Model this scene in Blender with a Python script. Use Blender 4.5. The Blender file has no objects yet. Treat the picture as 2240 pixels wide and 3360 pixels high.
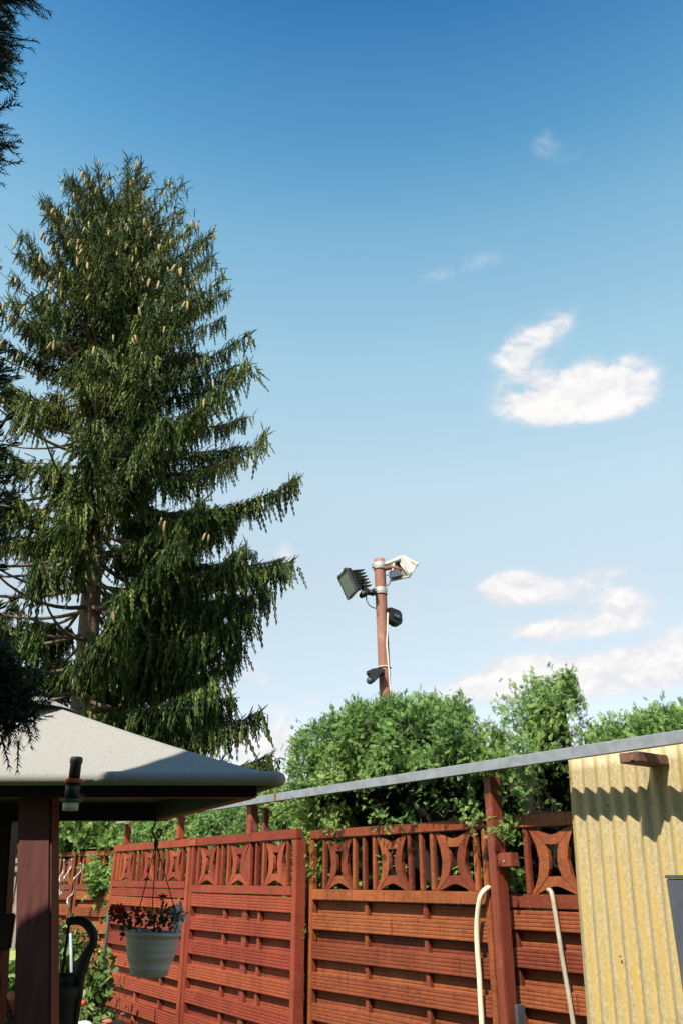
import bpy, bmesh, math, random
import numpy as np
from mathutils import Vector, Matrix, noise as mnoise

random.seed(7)
rng = np.random.default_rng(7)
R = math.radians
scene = bpy.context.scene
COL = scene.collection

# ------------------------------------------------------------------ camera
F_PX, CX, CY = 2689.0, 1120.0, 1680.0          # focal length and centre, in photograph pixels
PITCH = R(24.1)
EYE = 1.6
cam_d = bpy.data.cameras.new('camera')
cam_d.sensor_fit = 'VERTICAL'; cam_d.sensor_height = 36.0; cam_d.sensor_width = 24.0
cam_d.lens = F_PX / 3360 * 36
cam_d.clip_start = 0.05; cam_d.clip_end = 2000
cam = bpy.data.objects.new('camera', cam_d); COL.objects.link(cam)
cam.location = (0, 0, EYE); cam.rotation_euler = (R(90) + PITCH, 0, 0)
scene.camera = cam

# ------------------------------------------------------------------ sun, sky, exposure
SUN_EL, SUN_AZ = R(50), R(30)                  # azimuth: to the left of straight behind the camera
S_DIR = Vector((-math.sin(SUN_AZ) * math.cos(SUN_EL), -math.cos(SUN_AZ) * math.cos(SUN_EL), math.sin(SUN_EL)))
sun_d = bpy.data.lights.new('sun', 'SUN'); sun_d.energy = 5.0; sun_d.angle = R(0.53); sun_d.color = (1.0, 0.93, 0.80)
sun = bpy.data.objects.new('sun', sun_d); COL.objects.link(sun)
sun.rotation_euler = S_DIR.to_track_quat('Z', 'Y').to_euler(); sun.location = (-6, -10, 14)

scene.view_settings.view_transform = 'Standard'
scene.view_settings.look = 'None'
scene.view_settings.exposure = 0.80
scene.view_settings.gamma = 1.0
scene.view_settings.use_curve_mapping = False
scene.render.film_transparent = False
scene.cycles.max_bounces = 8

W = bpy.data.worlds.new('World'); scene.world = W; W.use_nodes = True
SKY_STRENGTH = 0.108


class NT:
    """small helper for node graphs"""
    def __init__(s, tree):
        s.t = tree; s.n = tree.nodes; s.l = tree.links

    def new(s, typ, **kw):
        n = s.n.new(typ)
        for k, v in kw.items():
            setattr(n, k, v)
        return n

    def put(s, sock, v):
        if v is None:
            return
        if hasattr(v, 'is_linked'):
            s.l.new(v, sock)
        else:
            try:
                sock.default_value = v
            except TypeError:
                sock.default_value = (v, v, v)

    def m(s, op, a, b=None, c=None, clamp=False):
        n = s.new('ShaderNodeMath', operation=op); n.use_clamp = clamp
        s.put(n.inputs[0], a); s.put(n.inputs[1], b)
        if c is not None:
            s.put(n.inputs[2], c)
        return n.outputs[0]

    def ramp(s, fac, stops, interp='LINEAR'):
        n = s.new('ShaderNodeValToRGB'); cr = n.color_ramp; cr.interpolation = interp
        while len(cr.elements) < len(stops):
            cr.elements.new(0.5)
        for e, (p, c) in zip(cr.elements, stops):
            e.position = p
            e.color = (c, c, c, 1) if not hasattr(c, '__len__') else (*c, 1)
        s.put(n.inputs[0], fac)
        return n.outputs[0]

    def mapr(s, v, a, b, c=0.0, d=1.0, smooth=False):
        n = s.new('ShaderNodeMapRange'); n.clamp = True
        if smooth:
            n.interpolation_type = 'SMOOTHSTEP'
        s.put(n.inputs[0], v)
        for i, q in zip((1, 2, 3, 4), (a, b, c, d)):
            s.put(n.inputs[i], q)
        return n.outputs[0]

    def noise(s, vec, scale, detail=4, rough=0.55, dist=0.0):
        n = s.new('ShaderNodeTexNoise')
        s.put(n.inputs['Vector'], vec)
        n.inputs['Scale'].default_value = scale; n.inputs['Detail'].default_value = detail
        n.inputs['Roughness'].default_value = rough; n.inputs['Distortion'].default_value = dist
        return n.outputs['Fac']

    def mix(s, fac, a, b, typ='MIX'):
        n = s.new('ShaderNodeMix', data_type='RGBA', blend_type=typ)
        s.put(n.inputs[0], fac)
        for i, q in ((6, a), (7, b)):
            if hasattr(q, 'is_linked'):
                s.l.new(q, n.inputs[i])
            else:
                n.inputs[i].default_value = (*q, 1) if len(q) == 3 else q
        return n.outputs[2]

    def mapping(s, vec, rot=(0, 0, 0), scale=(1, 1, 1), loc=(0, 0, 0)):
        n = s.new('ShaderNodeMapping')
        s.l.new(vec, n.inputs['Vector'])
        n.inputs['Rotation'].default_value = rot; n.inputs['Scale'].default_value = scale
        n.inputs['Location'].default_value = loc
        return n.outputs[0]


# --- pixel -> direction / point (horizontal distance Z ahead of the camera)
def ray(px, py):
    v = -(py - CY)
    fwd = F_PX * math.cos(PITCH) - v * math.sin(PITCH)
    up = F_PX * math.sin(PITCH) + v * math.cos(PITCH)
    return (px - CX) / fwd, up / fwd


def pt(px, py, Z):
    a, b = ray(px, py)
    return Vector((a * Z, Z, EYE + b * Z))


SKY_TONES = [(0.0, (0.21, 0.70, 0.95)), (0.067, (0.32, 0.89, 1.10)), (0.208, (0.82, 1.47, 1.36)), (0.308, (1.55, 1.92, 1.47)), (0.445, (2.22, 2.15, 1.47)),
             (0.59, (2.45, 1.94, 1.27)), (0.725, (1.92, 1.42, 0.96)), (0.84, (1.42, 1.09, 0.82)), (1.0, (1.15, 0.88, 0.71))]


def build_world():
    k = NT(W.node_tree)
    for n in list(k.n):
        k.n.remove(n)
    sky = k.new('ShaderNodeTexSky', sky_type='NISHITA')
    sky.sun_disc = False
    sky.sun_elevation = SUN_EL
    sky.sun_rotation = math.atan2(S_DIR.x, S_DIR.y)
    sky.altitude = 100; sky.air_density = 1.0; sky.dust_density = 0.0; sky.ozone_density = 2.2
    g = k.new('ShaderNodeTexCoord').outputs['Generated']
    sep = k.new('ShaderNodeSeparateXYZ'); k.l.new(g, sep.inputs[0])
    x, y, z = sep.outputs
    az = k.m('ARCTAN2', x, y)
    el = k.m('ARCSINE', z)
    # film rendering of the sky: a richer blue high up and a milky veil low down, all the way round
    veil = k.mapr(el, R(60), R(2), 0.0, 1.0)
    skyc = k.mix(1.0, sky.outputs[0], k.ramp(veil, SKY_TONES), 'MULTIPLY')
    # clouds: (px, py, half width px, half height px, weight)
    blobs = [
        (1790, 1290, 165, 72, 1.12), (2020, 1262, 125, 80, 1.15), (1900, 1325, 180, 58, 1.0),
        (1750, 1110, 95, 55, 0.68), (1850, 1045, 70, 45, 0.52), (1680, 1180, 80, 50, 0.55),
        (1670, 1925, 95, 52, 1.15), (1770, 1945, 110, 40, 0.8), (1985, 1880, 100, 36, 0.7),
        (1790, 2072, 140, 34, 0.8), (2020, 1985, 115, 58, 0.95), (1960, 2045, 180, 36, 0.55),
        (1720, 2205, 155, 52, 1.1), (2020, 2190, 170, 52, 1.15), (1880, 2250, 320, 50, 0.95), (2270, 2130, 130, 78, 0.95),
        (1540, 2270, 160, 45, 0.5),
        (860, 2440, 110, 95, 1.0), (840, 2210, 70, 50, 0.5), (935, 1830, 50, 55, 0.5), (1000, 2300, 140, 45, 0.45),
        (1580, 850, 130, 34, 0.36), (1450, 905, 90, 28, 0.36), (1785, 475, 60, 60, 0.33), (1880, 500, 70, 60, 0.24),
    ]
    total = None
    for (px, py, hw, hh, wgt) in blobs:
        a, b = ray(px, py)
        A = math.atan2(a, 1.0); E = math.atan2(b, math.hypot(a, 1.0))
        a2, b2 = ray(px + hw, py); W2 = abs(math.atan2(a2, 1.0) - A)
        a3, b3 = ray(px, py + hh); H2 = abs(E - math.atan2(b3, math.hypot(a3, 1.0)))
        dx = k.m('MULTIPLY', k.m('SUBTRACT', az, A), 1 / W2)
        dy = k.m('MULTIPLY', k.m('SUBTRACT', el, E), 1 / H2)
        d2 = k.m('ADD', k.m('MULTIPLY', dx, dx), k.m('MULTIPLY', dy, dy))
        bl = k.m('MULTIPLY', k.m('POWER', 2.718, k.m('MULTIPLY', d2, -0.85)), wgt)
        total = bl if total is None else k.m('ADD', total, bl)
    vec = k.mapping(g, scale=(1, 1, 1.7))
    n1 = k.noise(vec, 17.0, 8, 0.60, 0.5)
    n2 = k.noise(k.mapping(g, scale=(1, 1, 1.5), loc=(3, 1, 2)), 46.0, 6, 0.6, 0.3)
    # the same fair-weather clouds elsewhere round the horizon, out of the picture
    n3 = k.noise(k.mapping(g, scale=(1, 1, 2.4), loc=(7, 4, 1)), 4.0, 5, 0.55)
    band = k.m('MULTIPLY', k.mapr(el, R(4), R(9), smooth=True), k.mapr(el, R(34), R(18), smooth=True))
    away = k.mapr(k.m('ABSOLUTE', az), R(28), R(45), smooth=True)
    other = k.m('MULTIPLY', k.m('MULTIPLY', k.mapr(n3, 0.50, 0.68, 0, 1.1), band), away)
    total = k.m('ADD', total, other)
    jit = k.m('ADD', k.m('MULTIPLY', k.m('SUBTRACT', n1, 0.5), 2.9), k.m('MULTIPLY', k.m('SUBTRACT', n2, 0.5), 1.3))
    dens = k.m('MULTIPLY', total, k.m('ADD', 0.80, jit))
    cov = k.mapr(dens, 0.07, 0.70, 0.0, 1.0, smooth=True)
    cov = k.m('MULTIPLY', cov, k.m('MULTIPLY', k.mapr(total, 0.05, 0.60, 0.0, 1.0), 0.97))
    n4 = k.noise(k.mapping(g, scale=(1, 1, 1.7), loc=(0.0, 0.0, 0.022)), 17.0, 8, 0.60, 0.5)
    relief = k.m('MULTIPLY', k.m('SUBTRACT', n1, n4), 3.2)
    shade = k.m('ADD', k.mapr(dens, 0.25, 1.15, 0.0, 0.8), relief, clamp=True)
    cloudc = k.mix(shade, (4.40, 4.40, 4.62), (5.40, 5.28, 5.18))
    out = k.mix(cov, skyc, cloudc)
    bg = k.new('ShaderNodeBackground'); k.l.new(out, bg.inputs[0]); bg.inputs[1].default_value = SKY_STRENGTH
    wo = k.new('ShaderNodeOutputWorld'); k.l.new(bg.outputs[0], wo.inputs[0])


build_world()

# ------------------------------------------------------------------ materials
MATS = {}


def material(name):
    m = bpy.data.materials.new(name); m.use_nodes = True
    k = NT(m.node_tree)
    for n in list(k.n):
        k.n.remove(n)
    out = k.new('ShaderNodeOutputMaterial')
    bs = k.new('ShaderNodeBsdfPrincipled'); k.l.new(bs.outputs[0], out.inputs[0])
    MATS[name] = m
    return m, k, bs, out


def simple(name, c, rough=0.6, c2=None, scale=8.0, stretch=(1, 1, 1), rot=0.0, bump=0.15, metal=0.0, spec=0.35, c3=None, detail=5,
           bscale=None):
    """colour that varies between two tones by world position, with a matching bump"""
    m, k, bs, out = material(name)
    pos = k.new('ShaderNodeNewGeometry').outputs['Position']
    vec = k.mapping(pos, rot=(0, 0, rot), scale=stretch)
    n = k.noise(vec, scale, detail, 0.6)
    c2 = c2 or tuple(q * 0.7 for q in c)
    col = k.ramp(n, [(0.32, c2), (0.66, c)])
    if c3:
        n2 = k.noise(k.mapping(pos, loc=(5, 3, 1)), scale * 0.6, 6, 0.65)
        col = k.mix(k.mapr(n2, 0.58, 0.70), col, c3)
    k.l.new(col, bs.inputs['Base Color'])
    bs.inputs['Roughness'].default_value = rough; bs.inputs['Metallic'].default_value = metal
    bs.inputs['Specular IOR Level'].default_value = spec
    if bump:
        nb = k.noise(vec, bscale or scale * 3, 4, 0.6)
        b = k.new('ShaderNodeBump'); b.inputs['Strength'].default_value = bump; b.inputs['Distance'].default_value = 0.01
        k.l.new(nb, b.inputs['Height']); k.l.new(b.outputs[0], bs.inputs['Normal'])
    return m


def painted_wood(name, c, c2, worn, rot, wear=0.62):
    """stained fence timber: streaks along the boards, worn pale flecks and grey dirt"""
    m, k, bs, out = material(name)
    geo = k.new('ShaderNodeNewGeometry')
    pos = geo.outputs['Position']
    along = k.mapping(pos, rot=(0, 0, rot), scale=(1.1, 12, 30))
    patch = k.noise(pos, 3.1, 6, 0.65)
    streak = k.noise(along, 2.4, 5, 0.6)
    mixf = k.m('ADD', k.m('MULTIPLY', patch, 0.55), k.m('MULTIPLY', streak, 0.45))
    col = k.ramp(mixf, [(0.36, c2), (0.60, c)])
    # each board takes the stain a little differently
    oi = k.new('ShaderNodeObjectInfo')
    hv = k.new('ShaderNodeHueSaturation'); k.l.new(col, hv.inputs['Color'])
    k.l.new(k.mapr(oi.outputs['Random'], 0, 1, 0.72, 1.22), hv.inputs['Value'])
    k.l.new(k.mapr(oi.outputs['Random'], 0, 1, 0.493, 0.507), hv.inputs['Hue'])
    col = hv.outputs[0]
    fl = k.noise(k.mapping(pos, rot=(0, 0, rot), scale=(1, 2.5, 4)), 26, 8, 0.72)
    fl2 = k.noise(k.mapping(pos, loc=(9, 2, 4)), 2.2, 3, 0.5)
    wearf = k.m('MULTIPLY', k.mapr(fl, wear, wear + 0.06), k.mapr(fl2, 0.45, 0.62))
    col = k.mix(k.m('MULTIPLY', wearf, 0.75), col, worn)
    drip = k.noise(k.mapping(pos, rot=(0, 0, rot), scale=(30, 30, 2.0), loc=(2, 8, 1)), 1.6, 4, 0.6)
    col = k.mix(k.m('MULTIPLY', k.mapr(drip, 0.55, 0.72), 0.55), col, tuple(q * 0.35 for q in c2))
    k.l.new(col, bs.inputs['Base Color'])
    bs.inputs['Roughness'].default_value = 0.62; bs.inputs['Specular IOR Level'].default_value = 0.25
    b = k.new('ShaderNodeBump'); b.inputs['Strength'].default_value = 0.35; b.inputs['Distance'].default_value = 0.004
    k.l.new(k.noise(along, 9, 5, 0.65), b.inputs['Height']); k.l.new(b.outputs[0], bs.inputs['Normal'])
    return m


def foliage(name, tones, trans=0.25, rough=0.55, scale=1.2, spec=0.3):
    """leaf colour picked per leaf (island) from a ramp, mixed with a slow drift over the plant"""
    m, k, bs, out = material(name)
    geo = k.new('ShaderNodeNewGeometry')
    r = geo.outputs['Random Per Island']
    n = k.noise(geo.outputs['Position'], scale, 4, 0.6)
    f = k.m('ADD', k.m('MULTIPLY', r, 0.62), k.m('MULTIPLY', k.mapr(n, 0.3, 0.7), 0.38))
    col = k.ramp(f, tones)
    k.l.new(col, bs.inputs['Base Color'])
    bs.inputs['Roughness'].default_value = rough; bs.inputs['Specular IOR Level'].default_value = spec
    if trans:
        tr = k.new('ShaderNodeBsdfTranslucent'); k.l.new(col, tr.inputs[0])
        ms = k.new('ShaderNodeMixShader'); ms.inputs[0].default_value = trans
        k.l.new(bs.outputs[0], ms.inputs[1]); k.l.new(tr.outputs[0], ms.inputs[2]); k.l.new(ms.outputs[0], out.inputs[0])
    return m


ROT_F = R(52.8)
M_GATE = painted_wood('gate_stain', (0.300, 0.062, 0.029), (0.185, 0.036, 0.018), (0.44, 0.25, 0.17), ROT_F)
M_FENCE = painted_wood('fence_stain', (0.250, 0.064, 0.024), (0.128, 0.030, 0.013), (0.44, 0.26, 0.13), ROT_F, 0.60)
M_FARF = painted_wood('far_fence_stain', (0.27, 0.078, 0.028), (0.16, 0.043, 0.017), (0.36, 0.22, 0.12), R(38), 0.58)
M_REDPOST = simple('red_oxide_paint', (0.21, 0.047, 0.027), 0.5, (0.14, 0.031, 0.018), 6, (6, 6, 1), 0, 0.2, c3=(0.30, 0.12, 0.09))
M_RAIL = simple('galvanised_rail', (0.29, 0.305, 0.335), 0.55, (0.20, 0.212, 0.235), 14, bump=0.1, metal=0.25, c3=(0.20, 0.20, 0.20))
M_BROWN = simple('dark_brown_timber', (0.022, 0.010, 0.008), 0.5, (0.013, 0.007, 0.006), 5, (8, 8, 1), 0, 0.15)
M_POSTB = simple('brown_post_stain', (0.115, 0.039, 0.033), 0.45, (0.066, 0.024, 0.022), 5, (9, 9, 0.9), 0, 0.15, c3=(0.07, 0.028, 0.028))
M_BLACK = simple('black_plastic', (0.018, 0.019, 0.021), 0.45, (0.010, 0.010, 0.012), 20, bump=0.05)
M_IRON = simple('cast_iron', (0.013, 0.011, 0.010), 0.6, (0.008, 0.007, 0.006), 18, bump=0.3)
M_GREYM = simple('grey_coated_steel', (0.085, 0.095, 0.12), 0.5, (0.06, 0.068, 0.085), 10, bump=0.08, metal=0.2)
M_WHITE = simple('weathered_white_enamel', (0.62, 0.60, 0.54), 0.5, (0.42, 0.40, 0.34), 12, bump=0.1, c3=(0.26, 0.17, 0.10))
M_POLE = simple('rusty_primer_pole', (0.31, 0.135, 0.095), 0.7, (0.235, 0.092, 0.062), 7, (5, 5, 1), 0, 0.2, c3=(0.34, 0.18, 0.15))
M_RUST = simple('rust', (0.27, 0.10, 0.045), 0.8, (0.15, 0.05, 0.025), 22, bump=0.3)
M_CLAMP = simple('zinc_clamp', (0.52, 0.51, 0.49), 0.45, (0.36, 0.35, 0.33), 20, bump=0.1, metal=0.4)
M_CABLEW = simple('white_cable', (0.72, 0.68, 0.60), 0.5, (0.55, 0.52, 0.46), 20, bump=0)
M_CABLEG = simple('grey_cable', (0.16, 0.17, 0.16), 0.5, bump=0)
M_HOSE = simple('cream_hose', (0.76, 0.69, 0.50), 0.45, (0.66, 0.58, 0.40), 9, bump=0.05)
M_STICK = simple('weathered_stick', (0.44, 0.38, 0.29), 0.8, (0.28, 0.235, 0.17), 14, (4, 4, 1), 0, 0.3)
M_POT = simple('white_plastic_pot', (0.50, 0.51, 0.54), 0.45, (0.42, 0.43, 0.46), 6, bump=0.04)
M_TERRA = simple('terracotta', (0.58, 0.20, 0.07), 0.75, (0.44, 0.13, 0.05), 12, bump=0.15)
M_BARK = simple('spruce_bark', (0.17, 0.125, 0.085), 0.9, (0.08, 0.058, 0.042), 20, bump=0.4)
M_CORE = simple('foliage_core', (0.018, 0.013, 0.009), 0.95, (0.008, 0.006, 0.005), 30, bump=0.5)  # near-black colour of the solid light-blocking cores inside the foliage
M_SOIL = simple('soil', (0.05, 0.036, 0.026), 0.95, bump=0.5)
M_GREYWOOD = simple('silvered_boards', (0.30, 0.27, 0.22), 0.85, (0.16, 0.14, 0.115), 9, (2, 2, 12), 0, 0.3)
M_STRING = simple('hanging_cord', (0.05, 0.045, 0.045), 0.8, bump=0)
M_SPIRAL = simple('spiral_aluminium', (0.62, 0.60, 0.55), 0.4, bump=0, metal=0.5)
M_STAKE = simple('blue_grey_stake', (0.34, 0.39, 0.44), 0.6, bump=0.05)
M_GSTAKE = simple('dark_green_stake', (0.02, 0.06, 0.055), 0.5, bump=0.05)
M_TOM = simple('ripe_tomato', (0.62, 0.07, 0.02), 0.25, (0.55, 0.10, 0.025), 12, bump=0, spec=0.5)
M_TOMY = simple('turning_tomato', (0.65, 0.28, 0.03), 0.3, bump=0, spec=0.5)
M_REDPETAL = simple('red_petal', (0.42, 0.018, 0.014), 0.6, (0.28, 0.010, 0.010), 60, bump=0)
M_WHITEPETAL = simple('white_petal', (0.74, 0.73, 0.76), 0.6, (0.60, 0.60, 0.66), 60, bump=0)
M_CREAM = simple('cream_lamp_base', (0.46, 0.42, 0.34), 0.6, bump=0.05)
M_LRED = simple('red_lamp_ring', (0.36, 0.075, 0.04), 0.5, bump=0.05)
M_STONE = simple('pale_stone', (0.62, 0.59, 0.54), 0.8, bump=0.2)
M_TILE = simple('brick_red_edging', (0.40, 0.13, 0.075), 0.8, bump=0.2)
M_BROWNBLOCK = simple('weathered_block', (0.16, 0.085, 0.055), 0.8, (0.09, 0.05, 0.035), 12, bump=0.3)
M_GREYGREEN = simple('lamp_back_grey', (0.17, 0.17, 0.14), 0.6, (0.09, 0.09, 0.075), 14, bump=0.1)
M_DEADWOOD = simple('cut_wood', (0.42, 0.33, 0.25), 0.85, (0.22, 0.16, 0.12), 16, bump=0.3)

F_THUJA = foliage('thuja_leaf', [(0.0, (0.010, 0.044, 0.016)), (0.25, (0.050, 0.135, 0.034)), (0.55, (0.155, 0.280, 0.062)),
                                 (0.86, (0.34, 0.44, 0.125)), (0.96, (0.33, 0.31, 0.09)), (1.0, (0.36, 0.16, 0.06))], 0.25)
F_THUJA2 = foliage('thuja_leaf_yellowish', [(0.0, (0.016, 0.050, 0.014)), (0.25, (0.065, 0.145, 0.030)), (0.55, (0.18, 0.29, 0.055)),
                                            (0.86, (0.36, 0.43, 0.10)), (0.96, (0.38, 0.32, 0.07)), (1.0, (0.36, 0.16, 0.05))], 0.25)
F_SPRUCE = foliage('spruce_needle', [(0.0, (0.008, 0.020, 0.007)), (0.38, (0.020, 0.044, 0.012)), (0.64, (0.078, 0.104, 0.023)),
                                     (0.90, (0.23, 0.235, 0.058)), (0.97, (0.13, 0.095, 0.045)), (1.0, (0.15, 0.08, 0.035))], 0.04, scale=0.5, spec=0.08)
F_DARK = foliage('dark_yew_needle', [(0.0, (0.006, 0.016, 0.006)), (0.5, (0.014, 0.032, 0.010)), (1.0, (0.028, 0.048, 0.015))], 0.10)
F_TOMATO = foliage('tomato_leaf', [(0.0, (0.035, 0.075, 0.018)), (0.5, (0.11, 0.18, 0.045)), (0.9, (0.24, 0.29, 0.09)), (1.0, (0.36, 0.30, 0.12))], 0.3)
F_GOLD = foliage('golden_conifer_leaf', [(0.0, (0.06, 0.11, 0.012)), (0.5, (0.16, 0.25, 0.02)), (1.0, (0.33, 0.40, 0.04))], 0.35)
F_PLANT = foliage('geranium_leaf', [(0.0, (0.012, 0.030, 0.010)), (0.6, (0.035, 0.075, 0.020)), (1.0, (0.07, 0.12, 0.035))], 0.2)
F_GRASS = foliage('grass_blade', [(0.0, (0.03, 0.06, 0.015)), (0.6, (0.07, 0.13, 0.03)), (1.0, (0.12, 0.18, 0.05))], 0.25)


def build_sheet_mat():
    m, k, bs, out = material('yellowed_corrugated_sheet')
    tc = k.new('ShaderNodeTexCoord').outputs['Object']
    sep = k.new('ShaderNodeSeparateXYZ'); k.l.new(tc, sep.inputs[0])
    # local x runs across the waves, pitch 0.083: the stain sits on one flank, where rain runs
    wob = k.m('MULTIPLY', k.m('SUBTRACT', k.noise(k.mapping(tc, scale=(6, 1, 1.2)), 2.0, 4, 0.6), 0.5), 0.9)
    ph = k.m('ADD', k.m('MULTIPLY', sep.outputs[0], 2 * math.pi / 0.083), wob)
    s1 = k.m('SINE', k.m('ADD', ph, 0.5))
    stain = k.mapr(s1, 0.05, 0.95, smooth=True)
    pn = k.noise(k.mapping(tc, scale=(7, 1, 0.9)), 2.6, 6, 0.65)
    stain = k.m('MULTIPLY', stain, k.mapr(pn, 0.28, 0.62))
    fine = k.noise(k.mapping(tc, scale=(2.2, 1, 1)), 55, 6, 0.7)
    basec = k.ramp(fine, [(0.25, (0.24, 0.18, 0.085)), (0.55, (0.43, 0.345, 0.190)), (0.80, (0.60, 0.51, 0.325))])
    col = k.mix(k.m('MULTIPLY', stain, 0.75), basec, (0.48, 0.305, 0.055))
    # greenish-grey algae patches and small dark specks
    al = k.m('MULTIPLY', k.mapr(k.noise(k.mapping(tc, scale=(3.5, 1, 1.0), loc=(4, 0, 2)), 3.2, 7, 0.7), 0.50, 0.68),
             k.mapr(k.m('SINE', k.m('ADD', ph, 3.4)), -0.3, 0.9))
    col = k.mix(k.m('MULTIPLY', al, 0.65), col, (0.17, 0.15, 0.075))
    sp = k.new('ShaderNodeTexVoronoi'); sp.inputs['Scale'].default_value = 9; sp.inputs['Randomness'].default_value = 1
    k.l.new(k.mapping(tc, scale=(1, 0, 1)), sp.inputs['Vector'])
    col = k.mix(k.mapr(sp.outputs['Distance'], 0.045, 0.03), col, (0.05, 0.035, 0.02))
    k.l.new(col, bs.inputs['Base Color'])
    bs.inputs['Roughness'].default_value = 0.55
    b = k.new('ShaderNodeBump'); b.inputs['Strength'].default_value = 0.5; b.inputs['Distance'].default_value = 0.004
    k.l.new(k.noise(tc, 90, 5, 0.7), b.inputs['Height']); k.l.new(b.outputs[0], bs.inputs['Normal'])
    return m


M_SHEET = build_sheet_mat()


def build_roof_mat():
    m, k, bs, out = material('granular_roof_cover')
    pos = k.new('ShaderNodeNewGeometry').outputs['Position']
    f = k.noise(pos, 260, 3, 0.8)
    p = k.noise(pos, 3.0, 6, 0.6)
    c = k.ramp(f, [(0.30, (0.165, 0.160, 0.148)), (0.50, (0.265, 0.255, 0.235)), (0.72, (0.385, 0.37, 0.34))])
    c = k.mix(k.m('MULTIPLY', k.mapr(p, 0.45, 0.75), 0.35), c, (0.28, 0.27, 0.245))
    st = k.noise(k.mapping(pos, loc=(3, 1, 1)), 14, 7, 0.7)
    c = k.mix(k.m('MULTIPLY', k.mapr(st, 0.62, 0.72), 0.6), c, (0.17, 0.16, 0.15))
    k.l.new(c, bs.inputs['Base Color']); bs.inputs['Roughness'].default_value = 0.95
    bs.inputs['Specular IOR Level'].default_value = 0.15
    b = k.new('ShaderNodeBump'); b.inputs['Strength'].default_value = 0.5; b.inputs['Distance'].default_value = 0.003
    k.l.new(f, b.inputs['Height']); k.l.new(b.outputs[0], bs.inputs['Normal'])
    return m


M_ROOF = build_roof_mat()


def build_glass_mat():
    m, k, bs, out = material('floodlight_glass')
    bs.inputs['Base Color'].default_value = (0.16, 0.19, 0.16, 1)
    bs.inputs['Roughness'].default_value = 0.12; bs.inputs['Specular IOR Level'].default_value = 0.7
    pos = k.new('ShaderNodeNewGeometry').outputs['Position']
    k.l.new(k.ramp(k.noise(pos, 30, 5, 0.7), [(0.3, (0.10, 0.12, 0.10)), (0.7, (0.20, 0.23, 0.19))]), bs.inputs['Base Color'])
    return m


M_GLASS = build_glass_mat()

# ------------------------------------------------------------------ object helpers


def tag(o, label=None, cat=None, group=None, kind=None):
    if label: o['label'] = label
    if cat: o['category'] = cat
    if group: o['group'] = group
    if kind: o['kind'] = kind
    return o


def thing(name, label, cat, loc=(0, 0, 0), rz=0.0, group=None):
    o = bpy.data.objects.new(name, None); COL.objects.link(o)
    o.location = loc; o.rotation_euler = (0, 0, rz); o.empty_display_size = 0.1
    return tag(o, label, cat, group)


def add(name, me, parent=None, loc=(0, 0, 0), rot=(0, 0, 0)):
    o = bpy.data.objects.new(name, me); COL.objects.link(o)
    o.location = loc; o.rotation_euler = rot
    if parent is not None:
        o.parent = parent
    return o


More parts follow.
